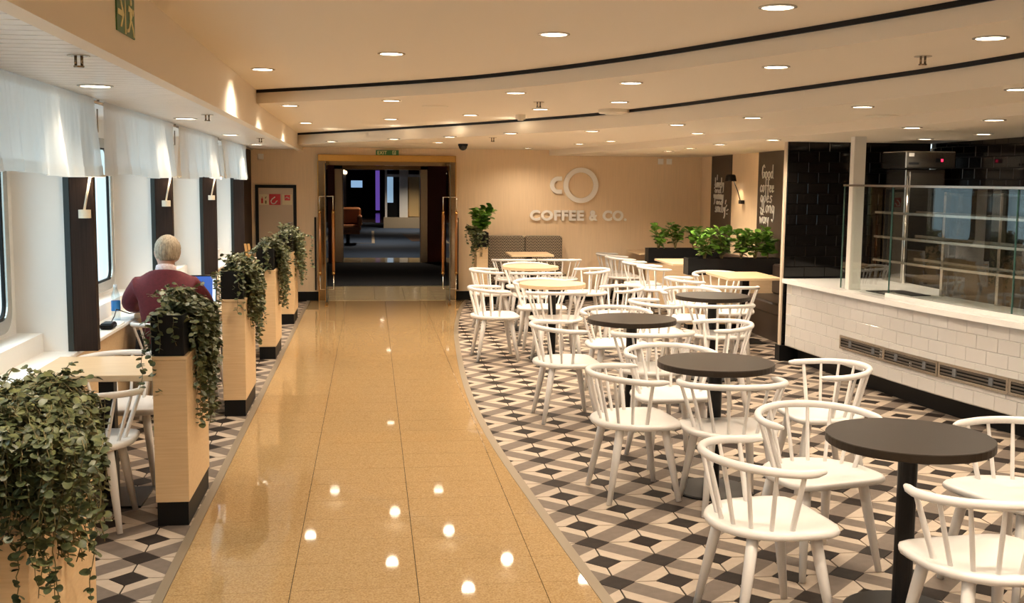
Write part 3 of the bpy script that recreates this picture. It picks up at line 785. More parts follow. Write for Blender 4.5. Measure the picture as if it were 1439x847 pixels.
# ------------------------------------------------------------------ text helpers
def text_mesh(name, body, material, width, height, depth, bold=0.0):
    cu = bpy.data.curves.new('txt', 'FONT'); cu.body = body; cu.extrude = .5; cu.offset = bold; cu.resolution_u = 4; cu.space_character = 1.08
    o = bpy.data.objects.new('txt', cu); COL.objects.link(o)
    bpy.context.view_layer.update()
    me = bpy.data.meshes.new_from_object(o.evaluated_get(bpy.context.evaluated_depsgraph_get()))
    bpy.data.objects.remove(o)
    co = np.array([v.co[:] for v in me.vertices]); mn, mx = co.min(0), co.max(0)
    sx, sy, sz = width/(mx[0]-mn[0]), height/(mx[1]-mn[1]), depth/(mx[2]-mn[2])
    for v in me.vertices:
        v.co = ((v.co.x-mn[0])*sx, (v.co.y-mn[1])*sy, (v.co.z-mn[2])*sz)
    me.materials.clear(); me.materials.append(material); me.name = name
    return me
# ------------------------------------------------------------------ logo on the end wall
lg = thing('logo_sign', 'raised white COFFEE & CO. cup-shaped wall logo', 'sign', (3.07, YF, 1.18))
def circ(cx, cz_, r, n=56, a0=0, a1=2*PI): return [(cx+r*math.cos(a0+(a1-a0)*k/n), cz_+r*math.sin(a0+(a1-a0)*k/n)) for k in range(n)]
mb = MB(); mb.ring(circ(3.099, 1.709, .262), circ(3.099, 1.709, .190), YF-.035, YF-.004, 'y'); part('cup_ring', mb, LETTER, lg)
o_, i_ = [], []
for k in range(29):
    a = PI/2+PI*k/28
    o_.append((2.762+.128*math.cos(a), 1.709+.128*math.sin(a))); i_.append((2.762+.066*math.cos(a), 1.709+.066*math.sin(a)))
o_ = [(2.812, 1.837)]+o_+[(2.812, 1.581)]; i_ = [(2.812, 1.775)]+i_+[(2.812, 1.643)]
mb = MB(); n = len(o_); vs = [(x, YF-.035, z) for x, z in o_+i_]+[(x, YF-.004, z) for x, z in o_+i_]; fs = []
for k in range(n-1): fs += [(k, k+1, n+k+1, n+k), (2*n+k, 3*n+k, 3*n+k+1, 2*n+k+1), (k, 2*n+k, 2*n+k+1, k+1), (n+k, n+k+1, 3*n+k+1, 3*n+k)]
fs += [(0, n, 3*n, 2*n), (n-1, 3*n-1, 4*n-1, 2*n-1)]
mb.add(vs, fs); part('cup_handle', mb, LETTER, lg)
xx = 2.337
for word, w in (('COFFEE', .815), ('&', .13), ('CO.', .365)):
    me = text_mesh('lettering', word, LETTER, w, .158 if word != 'CO.' else .158, .03, .042)
    o = link('lettering', me, lg); o.rotation_euler = (PI/2, 0, 0); o.location = (xx-3.07, -.004, 1.182-1.18)
    xx += w + .078
for k, xs in enumerate((4.27, 4.40)):
    mb = MB(); mb.bbox(xs, xs+.085, YF-.012, YF, 2.03, 2.115, .004)
    solid('wall_socket', mb, LETTER, '%s small white wall plate high beside the booths' % ('left' if k == 0 else 'right'), 'wall plate', (xs+.04, YF, 2.03), 'wall plates')
mb = MB(); mb.bbox(-1.60, -1.52, YF-.012, YF, 2.04, 2.12, .004)
solid('wall_socket', mb, LETTER, 'small white wall plate above the fire hose cabinet', 'wall plate', (-1.56, YF, 2.04), 'wall plates')

# ------------------------------------------------------------------ doorway and open glass leaves
d = thing('door_1', 'brass-topped doorway frame to the vestibule', 'door frame', (.24, YF, 0), kind='structure')
mb = MB(); mb.bbox(DX0-.02, DX1+.02, YF-.06, YF+.14, DTOP-.075, DTOP+.02, .005); part('header', mb, BRASS, d)
mb = MB(); mb.box(DX0+.02, DX1-.02, YF-.03, YF+.14, DTOP-.13, DTOP-.075); part('header_soffit', mb, BRONZE, d)
for xa, xb in ((DX0-.02, DX0+.075), (DX1-.075, DX1+.02)):
    mb = MB(); mb.box(xa, xb, YF-.05, YF+.14, 0, DTOP-.07); j_ = part('jamb', mb, BRONZE, d)
    for xe in (xa, xb):
        mb = MB(); mb.box(xe-.007, xe+.007, YF-.056, YF-.049, 0, DTOP-.075); part('brass_edge', mb, BRASS, j_)
mb = MB(); mb.bbox(DX0-.03, DX1+.03, YF-.06, YF+.15, 0, .006, .002); part('threshold', mb, GRAN2, d)
for k, x in enumerate((-.622, 1.10)):
    t = thing('glass_door', 'open glass door leaf with wooden pull handles, %s of the doorway' % ('left' if k == 0 else 'right'), 'door', (x, 15.85, 0), group='open glass door leaves')
    mb = MB(); mb.box(x-.006, x+.006, 15.50, 16.18, .07, 2.0); part('pane', mb, GLASSD, t)
    mb = MB(); mb.bbox(x-.014, x+.014, 15.49, 16.19, .012, .07, .003); part('bottom_rail', mb, BRONZE, t)
    mb = MB(); mb.bbox(x-.014, x+.014, 15.49, 16.19, 1.985, 2.02, .003); part('top_rail', mb, BRONZE, t)
    mb = MB(); mb.box(x-.007, x+.007, 15.488, 15.499, .07, 1.985); part('leading_edge', mb, mat('door_edge', (.05, .05, .045), .3), t)
    for zz in (.03, .10): pass
    mb = MB(); mb.lathe([(.022, .0), (.022, .035), (.012, .05)], 12, (x, 15.52, .0)); part('floor_pivot', mb, BRASS, t)
    for sx in (-.088, .098):
        hx = x+sx
        mb = MB(); mb.tube([(hx, 15.62, .44), (hx, 15.62, 1.33)], .020, 12); h = part('pull_handle', mb, HANDLE, t)
        for zc in (.46, 1.31):
            mb = MB(); mb.lathe([(.0215, -.012), (.024, 0), (.0215, .012)], 12, (hx, 15.62, zc)); part('brass_collar', mb, BRASS, h)
        for za, zb in ((.44, .23), (1.33, 1.53)):
            mb = MB(); mb.tube([(hx, 15.62, za), (hx, 15.62, zb), (x, 15.62, zb)], .009, 8); part('bracket', mb, CHROME, h)
# narrow dark stanchion strips behind the handles
for k, x in enumerate((-.80, 1.265)):
    mb = MB(); mb.bbox(x-.012, x+.012, YF-.05, YF-.02, .16, 1.22, .003)
    solid('door_stop_bar', mb, BLACKM, 'thin dark upright bar on the wall, %s of the doorway' % ('left' if k == 0 else 'right'), 'bar', (x, YF-.035, .16), 'dark upright bars by the doorway')

# exit sign above the doorway
t = thing('exit_sign', 'small green EXIT sign above the doorway', 'sign', (.24, YF-.02, 2.125))
mb = MB(); mb.bbox(.075, .405, YF-.055, YF-.03, 2.118, 2.192, .002); part('plate', mb, SIGNG, t)
o = link('lettering', text_mesh('lettering', 'EXIT', SIGNY, .135, .048, .003, .01), t); o.rotation_euler = (PI/2, 0, 0); o.location = (.098-.24, -.0355, .006)
mb = MB(); mb.ring(rrect(.315, .362, 2.128, 2.184, .002, 1), rrect(.323, .354, 2.134, 2.178, .002, 1), YF-.0575, YF-.0548, 'y'); part('door_pictogram', mb, SIGNY, t)
mb = MB(); mb.tube([(.345, YF-.056, 2.165), (.338, YF-.056, 2.152), (.345, YF-.056, 2.138)], .004, 5); part('runner_pictogram', mb, SIGNY, t)

# fire hose cabinet
t = thing('hose_cabinet', 'beige fire hose cabinet with dark frame and red signs on the end wall', 'cabinet', (-1.355, YF, .03))
fx0, fx1, fz = -1.645, -1.065, 1.68
mb = MB()
mb.box(fx0, fx0+.045, YF-.03, YF-.001, .03, fz); mb.box(fx1-.045, fx1, YF-.03, YF-.001, .03, fz); mb.box(fx0+.045, fx1-.045, YF-.03, YF-.001, fz-.045, fz)
part('frame', mb, BLACKP, t)
mb = MB(); mb.box(fx0+.045, fx1-.045, YF-.02, YF-.002, .03, fz-.045); dr = part('cabinet_door', mb, mat('cabinet_beige', (.55, .44, .33), .5), t)
mb = MB(); mb.bbox(-1.19, -1.12, YF-.04, YF-.02, 1.125, 1.145, .003); part('latch', mb, CHROME, dr)
Yz = YF-.0215
def sign(xa, xb, za, zb, m_, nm): mb = MB(); mb.box(xa, xb, Yz-.002, Yz+.0015, za, zb); return part(nm, mb, m_, dr)
SW = mat('sign_ivory', (.70, .62, .42), .5)
sign(-1.590, -1.455, 1.395, 1.545, SW, 'extinguisher_sign'); sign(-1.450, -1.290, 1.392, 1.548, SIGNR, 'hose_sign'); sign(-1.265, -1.125, 1.395, 1.545, SW, 'alarm_sign')
mb = MB(); mb.box(-1.562, -1.535, Yz-.0045, Yz-.002, 1.415, 1.485); mb.box(-1.553, -1.544, Yz-.0045, Yz-.002, 1.486, 1.51); part('extinguisher_pictogram', mb, SIGNR, dr)
mb = MB(); mb.box(-1.508, -1.486, Yz-.0045, Yz-.002, 1.41, 1.455); mb.prism([(-1.512, 1.49), (-1.49, 1.515), (-1.484, 1.505), (-1.5, 1.482)], Yz-.0045, Yz-.002, 'y'); part('instruction_pictogram', mb, mat('sign_olive', (.16, .13, .05), .5), dr)
pts = [(-1.365, 1.508), (-1.405, 1.478), (-1.425, 1.45), (-1.418, 1.42), (-1.39, 1.408), (-1.36, 1.42), (-1.348, 1.445), (-1.330, 1.452)]
mb = MB(); mb.tube([(x, Yz-.003, z) for x, z in pts], .0085, 6); part('hose_pictogram', mb, CHALK, dr)
mb = MB(); mb.box(-1.232, -1.152, Yz-.0045, Yz-.002, 1.458, 1.535); part('red_field', mb, SIGNR, dr)
mb = MB(); mb.tube([(-1.222, Yz-.006, 1.49), (-1.20, Yz-.006, 1.508), (-1.182, Yz-.006, 1.495), (-1.165, Yz-.006, 1.485)], .007, 5); part('arrow_pictogram', mb, CHALK, dr)

# green evacuation sign on the beam
t = thing('evacuation_sign', 'green escape route sign with arrow and running figure on the ceiling beam', 'sign', (XBEAM, 4.65, 2.36))
mb = MB(); mb.box(XBEAM+.001, XBEAM+.006, 4.49, 4.815, 2.355, 2.515); pl = part('plate', mb, SIGNG, t)
def glyph(poly, nm): mb = MB(); mb.prism([(a, b) for a, b in poly], XBEAM+.006, XBEAM+.0085, 'x'); part(nm, mb, SIGNY, pl)
glyph([(4.626, 2.357), (4.642, 2.357), (4.642, 2.513), (4.626, 2.513)], 'divider_line')
glyph([(4.505, 2.418), (4.585, 2.418), (4.585, 2.440), (4.505, 2.440)], 'arrow_shaft')
glyph([(4.545, 2.482), (4.565, 2.482), (4.612, 2.429), (4.565, 2.376), (4.545, 2.376), (4.585, 2.429)], 'arrow_head')
glyph(circ(4.745, 2.496, .015, 12), 'runner_head')
glyph([(4.70, 2.478), (4.755, 2.470), (4.762, 2.44), (4.735, 2.415), (4.72, 2.42), (4.716, 2.455), (4.69, 2.452)], 'runner_torso')
glyph([(4.722, 2.420), (4.74, 2.418), (4.70, 2.372), (4.66, 2.366), (4.66, 2.378), (4.69, 2.386)], 'runner_leg')
glyph([(4.735, 2.418), (4.752, 2.424), (4.785, 2.395), (4.80, 2.362), (4.788, 2.360), (4.77, 2.386)], 'runner_leg')
glyph([(4.755, 2.465), (4.785, 2.445), (4.80, 2.47), (4.79, 2.474), (4.78, 2.458), (4.76, 2.474)], 'runner_arm')

# ------------------------------------------------------------------ vestibule and hall beyond
mb = MB(); mb.box(-1.6, 2.1, 18.35, 25.0, -.06, -.001); struct('floor', mb, GRAN2, 'pale polished tile floor of the vestibule', 'floor')
mb = MB()
for i in range(4):
    for j in range(5): mb.box(DX0+.09+.45*i-.0, DX0+.09+.45*i+.444, YF+.155+.42*j, YF+.155+.42*j+.414, -.004, .001)
vt = struct('floor', MB().box(-1.6, 2.1, YF+.12, 18.36, -.06, -.0042), GROUT, 'grouted tile strip just inside the doorway', 'floor')
for i in range(8):
    for j in range(5):
        b_ = MB(); b_.box(-1.3+.45*i, -1.3+.45*i+.446, YF+.152+.42*j, YF+.152+.42*j+.416, -.004, .001); part('floor_tile', b_, GRAN2, vt)
mb = MB(); mb.bbox(-1.35, 1.95, 18.42, 23.45, 0, .012, .004); solid('entrance_mat', mb, MATBLK, 'wide charcoal entrance mat in the vestibule', 'mat', (.3, 20.9, 0))
mb = MB(); mb.box(-1.7, -1.55, YF+.12, 23.7, 0, 2.4); mb.box(2.05, 2.2, YF+.12, 23.7, 0, 2.4); struct('wall_left', mb, BURG, 'burgundy side walls of the vestibule', 'wall')
mb = MB(); mb.box(-1.7, -.66, 23.7, 23.85, 0, 2.4); mb.box(1.12, 2.2, 23.7, 23.85, 0, 2.4); mb.box(-.66, 1.12, 23.7, 23.85, 2.03, 2.4); struct('wall_back', mb, BURG, 'burgundy wall around the inner doorway', 'wall')
mb = MB(); mb.box(-1.7, 2.2, YF+.12, 23.85, 2.22, 2.3); struct('ceiling', mb, BRONZE, 'bronze mirrored ceiling of the vestibule', 'ceiling')
d = thing('door_2', 'steel-edged inner doorway of the vestibule', 'door frame', (.23, 23.7, 0), kind='structure')
for xa, xb in ((-.76, -.58), (1.04, 1.20)):
    mb = MB(); mb.bbox(xa, xb, 23.55, 23.9, 0, 2.05, .01); part('jamb', mb, STEEL, d)
mb = MB(); mb.bbox(-.76, 1.20, 23.55, 23.9, 1.96, 2.09, .01); part('header', mb, BRONZE, d)
mb = MB(); mb.box(-3.5, 6.5, 25.0, 44.5, -.06, 0); struct('floor', mb, CARPET, 'navy carpet of the hall beyond', 'floor')
mb = MB(); mb.box(-3.5, 6.5, 44.5, 70, -.06, 0); struct('floor', mb, mat('dark_polished_floor', (.09, .06, .05), .1), 'dark polished floor at the far end of the hall', 'floor')
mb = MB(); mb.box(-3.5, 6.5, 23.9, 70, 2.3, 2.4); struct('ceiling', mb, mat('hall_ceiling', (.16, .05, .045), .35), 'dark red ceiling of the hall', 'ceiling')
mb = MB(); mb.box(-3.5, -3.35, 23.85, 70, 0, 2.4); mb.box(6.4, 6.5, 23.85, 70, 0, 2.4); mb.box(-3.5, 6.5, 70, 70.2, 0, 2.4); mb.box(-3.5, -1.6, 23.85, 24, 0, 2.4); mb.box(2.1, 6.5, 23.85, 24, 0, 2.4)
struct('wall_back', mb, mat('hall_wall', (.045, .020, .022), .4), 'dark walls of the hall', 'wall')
mb = MB(); mb.box(.02, .10, 30.5, 37.5, .001, .006); mb.box(-3, .02, 30.5, 30.58, .001, .006); solid('carpet_border', mb, mat('beige_border', (.40, .33, .24), .8), 'beige border line woven in the navy carpet', 'carpet border', (0, 34, 0))
mb = MB(); mb.prism([(1.15, 31.5), (2.9, 31.5), (2.9, 35.4), (.98, 35.4)], .001, .008); solid('door_mat', mb, mat('brown_mat', (.10, .06, .045), .9), 'brown mat on the navy carpet before the lift', 'mat', (2, 33, 0))
# leather sofa in the hall
t = thing('leather_sofa', 'tan leather sofa in the hall beyond the doorway', 'sofa', (-1.3, 30.6, 0))
mb = MB(); mb.bbox(-2.4, -.27, 29.7, 30.6, .36, .52, .04); part('seat_cushion', mb, LEATHER, t)
mb = MB(); mb.bbox(-2.4, -.27, 30.5, 30.75, .50, .98, .05); part('backrest', mb, LEATHER, t)
mb = MB(); mb.bbox(-.36, -.24, 29.8, 30.7, .48, .78, .04); part('armrest', mb, LEATHER, t)
mb = MB(); mb.bbox(-2.35, -.30, 29.8, 30.6, .28, .36, .01); part('seat_frame', mb, LEATHER, t)
for xs in (-.62, -2.2):
    for ys in (29.9, 30.5):
        mb = MB(); mb.tube([(xs, ys, 0), (xs, ys, .3)], .045, 8); part('leg', mb, BLACKM, t)
# lift front at the far right of the hall
t = thing('lift_front', 'white framed glass lift front with cream doors in the hall', 'lift', (1.4, 40.0, 0))
mb = MB(); mb.box(.45, 3.6, 39.7, 40.6, 0, .38); part('plinth', mb, mat('pale_stone', (.42, .34, .24), .3), t)
for xa, xb in ((.50, .58), (1.02, 1.34), (2.1, 2.2)):
    mb = MB(); mb.box(xa, xb, 39.9, 40.2, .38, 2.2); part('post', mb, WHITEW, t)
mb = MB(); mb.box(.5, 3.5, 39.85, 40.2, 1.82, 1.92); part('header', mb, WHITEW, t)
SKYL = mat('lit_glass', (.5, .7, .9), .2, emit=(.45, .72, 1.0), estr=.4)
mb = MB(); mb.box(.58, .80, 40.1, 40.14, .9, 1.82); part('lit_window', mb, SKYL, t)
mb = MB(); mb.box(.58, 1.02, 40.15, 40.2, .38, 1.82); part('dark_glass', mb, BLACKP, t)
for xa, xb in ((1.36, 1.715), (1.725, 2.10)):
    mb = MB(); mb.box(xa, xb, 40.0, 40.06, .40, 1.82); part('lift_door', mb, LIFTP, t)
mb = MB(); mb.tube([(1.335, 39.9, .38), (1.335, 39.9, 1.85)], .02, 8); part('brass_post', mb, BRASS, t)
PURP = mat('purple_light', (.3, .1, .6), .4, emit=(.32, .16, .9), estr=.32)
BLUE = mat('screen_light', (.4, .6, .9), .4, emit=(.40, .66, 1.0), estr=.6)
WARM = mat('warm_light', (1, .8, .6), .4, emit=(1, .72, .42), estr=2.5)
mb = MB(); mb.tube([(.35, 58, .1), (.35, 58, 2.15)], .11, 14); solid('light_column', mb, PURP, 'glowing purple column at the far end of the hall', 'lamp', (.35, 58, .1))
t = thing('wall_screen', 'pale blue lit screen at the far end of the hall', 'screen', (-.75, 60, 1.2))
mb = MB(); mb.bbox(-1.2, -.35, 60, 60.1, 1.15, 2.1, .03); part('housing', mb, BLACKP, t)
mb = MB(); mb.box(-1.05, -.45, 59.97, 60.0, 1.25, 1.62); part('display', mb, BLUE, t)
for k in range(3):
    y = 38+6*k
    t = thing('wall_lamp', 'warm glowing stand-in for a bright window along the hall, %s from the doorway' % ORD[k], 'lamp', (-1.0, y, 1.95), group='hall window stand-ins')
    mb = MB(); mb.lathe([(.05, -.08), (.09, 0), (.05, .08)], 12, (-1.0-.06*k, y, 2.0)); part('shade', mb, WARM, t)  # glowing shade and post stand in for a bright vertical window
    mb = MB(); mb.box(-1.05-.06*k, -.97-.06*k, y, y+.05, .5, 1.9); part('stand', mb, mat('pale_post', (.35, .36, .4), .4), t)
for nm, x, y, z, e, c in (('hall_fill_lamp', .3, 17.6, 2.15, 130, LAMP_COL), ('hall_fill_lamp', .4, 25.5, 2.2, 110, LAMP_COL), ('hall_fill_lamp', .3, 31.0, 2.2, 160, LAMP_COL), ('hall_fill_lamp', 1.5, 38.2, 2.2, 190, LAMP_COL), ('hall_fill_lamp', -1, 46, 2.2, 110, LAMP_COL)):  # lamps added to brighten the vestibule and the hall
    t = thing('hall_fill_downlight', 'added warm fill light in the ceiling of the space beyond, at %s' % {17.6: 'the vestibule', 25.5: 'the inner doorway', 31.0: 'the sofa', 38.2: 'the lift', 46: 'the far end'}[y], 'ceiling lamp', (x, y, z), group='added fill lights beyond the doorway')
    link('lens', LENSM, t); link('trim_ring', RINGM, t)
    ld = bpy.data.lights.new(nm, 'SPOT'); ld.energy = e; ld.color = c; ld.spot_size = math.radians(140); ld.spot_blend = .8; ld.shadow_soft_size = .06
    lo = bpy.data.objects.new('lamp_source', ld); COL.objects.link(lo); lo.parent = t; lo.location = (0, 0, -.03)

# ------------------------------------------------------------------ right wall: lettered panels and lamp
def wall_panel(y0, y1, label):
    t = thing('lettered_panel', label, 'panel', (XR, (y0+y1)/2, .9), group='dark lettered panels')
    mb = MB(); mb.box(XR-.012, XR-.001, y0, y1, .75, 2.20); part('board', mb, PANELD, t); return t
LET = {
 'G': [[(.9, .8), (.6, 1), (.2, .85), (.05, .4), (.3, .02), (.7, .1), (.85, .45), (.5, .45)]],
 'o': [[(.5, .5), (.15, .4), (.1, .15), (.4, 0), (.75, .15), (.75, .4), (.5, .5)]],
 'd': [[(.7, .4), (.4, .5), (.1, .3), (.2, .02), (.55, .05), (.75, .3)], [(.78, 1), (.75, .1), (.95, 0)]],
 'c': [[(.8, .42), (.5, .5), (.15, .3), (.25, .02), (.6, 0), (.85, .12)]],
 'f': [[(.9, .9), (.65, 1), (.5, .8), (.45, -.3)], [(.15, .45), (.85, .48)]],
 'e': [[(.15, .22), (.7, .3), (.65, .48), (.35, .48), (.12, .2), (.35, 0), (.8, .1)]],
 'g': [[(.7, .42), (.35, .5), (.1, .25), (.35, .02), (.7, .2), (.75, .45), (.7, -.35), (.4, -.55), (.05, -.4)]],
 's': [[(.75, .45), (.4, .5), (.25, .35), (.65, .18), (.5, 0), (.1, .05)]],
 'a': [[(.7, .42), (.35, .5), (.1, .22), (.35, 0), (.7, .2), (.75, .48), (.75, .08), (.95, .02)]],
 'l': [[(.35, .0), (.35, .0), (.3, 1.0)], [(.3, .3), (.35, .02), (.7, .05)]],
 'n': [[(.12, .48), (.15, 0)], [(.15, .3), (.45, .5), (.7, .4), (.72, .02), (.9, .02)]],
 'w': [[(.05, .5), (.2, 0), (.45, .4), (.65, 0), (.95, .5)]],
 'y': [[(.1, .5), (.2, .15), (.5, .1), (.75, .5)], [(.75, .5), (.6, -.3), (.3, -.5)]],
 'v': [[(.1, .5), (.4, 0), (.8, .5)]],
 'u': [[(.1, .5), (.15, .08), (.5, .02), (.75, .5)], [(.75, .5), (.8, .02)]],
 'm': [[(.05, .48), (.08, 0)], [(.08, .3), (.3, .5), (.45, .35), (.46, 0)], [(.46, .3), (.7, .5), (.88, .35), (.92, 0)]],
 'i': [[(.4, .5), (.42, .02), (.7, .05)], [(.4, .72), (.42, .76)]]}
def hand(t, text, yc, z, w, h, r=.0075, xoff=.0165):
    """hand lettering on the x = XR wall; reading direction is -y"""
    n = len(text); mb = MB(); x = XR-xoff
    for k, ch in enumerate(text):
        for st in LET[ch]:
            mb.tube([(x, yc + w/2 - (k+p[0])*w/n, z+p[1]*h) for p in st], r, 6)
    part('lettering', mb, CHALK, t)
t = wall_panel(12.85, 13.75, 'dark wall panel lettered Good coffee goes a long way')
hand(t, 'Good', 13.39, 1.83, .40, .17); hand(t, 'coffee', 13.40, 1.66, .50, .17); hand(t, 'goes', 13.41, 1.53, .44, .17)
hand(t, 'a', 13.56, 1.37, .11, .15); hand(t, 'long', 13.32, 1.40, .42, .19); hand(t, 'way', 13.46, 1.26, .34, .17)
t = wall_panel(14.82, 15.72, 'dark wall panel with tilted chalk lettering and short ray marks')
hand(t, 'lovely', 15.32, 1.70, .42, .14, .008); hand(t, 'and', 15.38, 1.625, .30, .09, .008); hand(t, 'yummy', 15.34, 1.53, .46, .14, .009)
hand(t, 'and', 15.30, 1.46, .30, .09, .008); hand(t, 'smily', 15.25, 1.35, .48, .15, .010)
mb = MB()
for ya, za, yb, zb in ((15.42, 1.88, 15.43, 1.80), (15.50, 1.76, 15.53, 1.73), (15.52, 1.70, 15.545, 1.685), (15.00, 1.53, 15.03, 1.47), (14.96, 1.46, 15.0, 1.43), (14.90, 1.40, 14.96, 1.38), (14.93, 1.335, 14.97, 1.335)):
    mb.tube([(XR-.0165, ya, za), (XR-.0165, yb, zb)], .008, 5)
part('ray_marks', mb, CHALK, t)
t = thing('wall_lamp', 'black dome wall lamp between the two dark lettered panels', 'lamp', (XR, 14.35, 1.52))
mb = MB(); mb.bbox(XR-.05, XR-.001, 14.27, 14.38, 1.49, 1.54, .004); part('wall_bracket', mb, BLACKM, t)
mb = MB(); mb.tube([(XR-.04, 14.34, 1.54), (XR-.07, 14.36, 1.66), (XR-.12, 14.40, 1.80)], .007, 8); part('arm', mb, BLACKM, t)
mb = MB(); mb.lathe([(.075, -.02), (.082, -.02), (.066, .055), (.052, .070), (.0, .070)], 24, (XR-.155, 14.42, 1.81), cap=False); part('shade', mb, BLACKM, t)
mb = MB(); mb.lathe([(.05, -.004), (.0, -.004)], 16, (XR-.155, 14.42, 1.81), cap=False); part('bulb_disc', mb, LENS, t)
ld = bpy.data.lights.new('wall_lamp_glow', 'SPOT'); ld.energy = 9.0; ld.color = (1, .76, .48); ld.spot_size = math.radians(120); ld.spot_blend = .6; ld.shadow_soft_size = .03
lo = bpy.data.objects.new('lamp_source', ld); COL.objects.link(lo); lo.parent = t; lo.location = (-.155, .07, .28)

# ------------------------------------------------------------------ pilaster lamps
for k, p in enumerate((7.0, 9.69, 12.38)):
    t = thing('pilaster_lamp', 'ivory reading lamp with thin disc shade on the %s dark pilaster in view' % ORD[k], 'lamp', (-1.71, p-.02, 1.56), group='pilaster reading lamps')
    mb = MB(); mb.lathe([(.036, -.025), (.036, .025)], 20, (-1.712, p-.060, 1.565)); part('wall_bracket', mb, LAMPB, t)
    mb = MB(); mb.box(-1.724, -1.70, p-.06, p-.0165, 1.555, 1.575); part('mount', mb, LAMPB, t)
    mb = MB(); mb.tube([(-1.712, p-.065, 1.59), (-1.668, p-.085, 1.79)], .0075, 8); part('arm', mb, LAMPB, t)
    mb = MB(); mb.lathe([(.0, .012), (.066, .010), (.070, .004), (.070, -.002)], 24, (-1.645, p-.10, 1.79), cap=False); part('shade', mb, LAMPB, t)
    mb = MB(); mb.lathe([(.066, -.004), (.0, -.004)], 24, (-1.645, p-.10, 1.79), cap=False); part('light_disc', mb, LENS, t)
    ld = bpy.data.lights.new('pilaster_glow', 'POINT'); ld.energy = .7; ld.color = (1, .78, .52); ld.shadow_soft_size = .04
    lo = bpy.data.objects.new('lamp_source', ld); COL.objects.link(lo); lo.parent = t; lo.location = (.065, -.08, .205)

# ------------------------------------------------------------------ curtain valances
t = thing('curtain_rail', 'long steel curtain rail under the slatted soffit', 'curtain rail', (-1.64, 9, 2.2))
mb = MB(); mb.tube([(-1.655, 2.0, cz(2.262, 2)), (-1.655, 16.0, cz(2.262, 16))], .011, 8); part('rod', mb, STEEL, t)
for p in PY_[1:]:
    for dy in (-.07, .12):
        mb = MB(); mb.box(-1.662, -1.648, p+dy-.01, p+dy+.01, cz(2.262, p), cz(2.279, p)); part('bracket', mb, STEEL, t)
    mb = MB(); mb.tube([(-1.655, p-.03, cz(2.222, p)), (-1.655, p-.03, 2.06), (-1.655, p+.09, 2.06), (-1.655, p+.09, cz(2.222, p))], .005, 6); part('wire_loop', mb, STEEL, t)
VN = ['leftmost white sheer valance at the top left edge', 'second white sheer valance from the camera, ending at the second pilaster', 'third white sheer valance from the camera', 'farthest white sheer valance beside the end wall', 'white sheer valance beside the camera']
vr = random.Random(5)
def valance(y0, y1, label, seed):
    rnd = random.Random(seed); ph = [rnd.uniform(0, 6.28) for _ in range(6)]; L = y1-y0
    nu, nv = 150, 10; vs = []; zt0 = cz(2.222, (y0+y1)/2)
    t = thing('curtain_valance', label, 'curtain', (-1.64, (y0+y1)/2, 1.8), group='white sheer window valances')
    def pt(a, v):
        y = y0+L*a; zt = cz(2.258, y); zb = 1.795-.004*(y-7)-.012*math.sin(3.1*y+ph[0])
        z = zt+(zb-zt)*v; f = max(0.0, v)**.8
        w = .026*math.sin(2*PI*a*L/.36+ph[1])*f + .016*math.sin(2*PI*a*L/.21+ph[2])*f + .005*math.sin(2*PI*a*L/.06+ph[3])*(1-v*.7) + .010*math.sin(2*PI*a*L/.83+ph[4])*f
        yy = y + .012*math.sin(2*PI*a*L/.27+ph[5])*f + (.03*f if a > .97 else 0) - (.03*f if a < .03 else 0)
        return (-1.632+w+.018*f, yy, z)
    mb = MB()
    for i in range(nu+1):
        for j in range(nv+1): vs.append(pt(i/nu, j/nv))
    mb.add(vs, [(i*(nv+1)+j, (i+1)*(nv+1)+j, (i+1)*(nv+1)+j+1, i*(nv+1)+j+1) for i in range(nu) for j in range(nv)], True)
    c = part('cloth', mb, MATS['curtain'], t)
    for nm, va, vb in (('hem', .87, 1.0), ('heading', -.03, .07)):
        mb = MB(); vs = []
        for i in range(nu+1):
            for v in (va, vb):
                q = pt(i/nu, v); vs.append((q[0]+.003, q[1], q[2]))
        mb.add(vs, [(2*i, 2*i+2, 2*i+3, 2*i+1) for i in range(nu)], True); part(nm, mb, MATS['curtain'], c)
    return t
valance(4.48, 6.89, VN[0], 1); valance(7.14, 9.58, VN[1], 2); valance(9.86, 12.28, VN[2], 3); valance(12.56, 15.00, VN[3], 4); valance(1.7, 4.25, VN[4], 6)

# ------------------------------------------------------------------ ceiling fittings
def sprinkler(x, y, b, label):
    z = cz(b, y); t = thing('sprinkler', label, 'sprinkler', (x, y, z), group='ceiling sprinklers')
    mb = MB(); mb.lathe([(.045, -.004), (.045, 0)], 16, (x, y, z)); part('escutcheon', mb, STEEL, t)
    mb = MB(); mb.tube([(x-.012, y, z-.004), (x-.012, y, z-.042)], .006, 6); mb.tube([(x+.012, y, z-.004), (x+.012, y, z-.042)], .006, 6); part('frame_arms', mb, BRONZE, t)
    mb = MB(); mb.lathe([(.020, -.048), (.022, -.041)], 12, (x, y, z)); part('deflector', mb, BRONZE, t)
sprinkler(-1.16, 4.69, BS, 'nearest sprinkler head in the slatted soffit'); sprinkler(-1.19, 8.43, BS, 'second sprinkler head in the slatted soffit'); sprinkler(-1.2, 12.49, BS, 'farthest sprinkler head in the slatted soffit')
sprinkler(1.37, 9.07, B1, 'sprinkler head in the middle ceiling plane near its centre'); sprinkler(2.86, 5.54, B1, 'sprinkler head in the middle ceiling plane at the right'); sprinkler(1.35, 12.34, B2, 'sprinkler head in the lower ceiling before the logo wall')
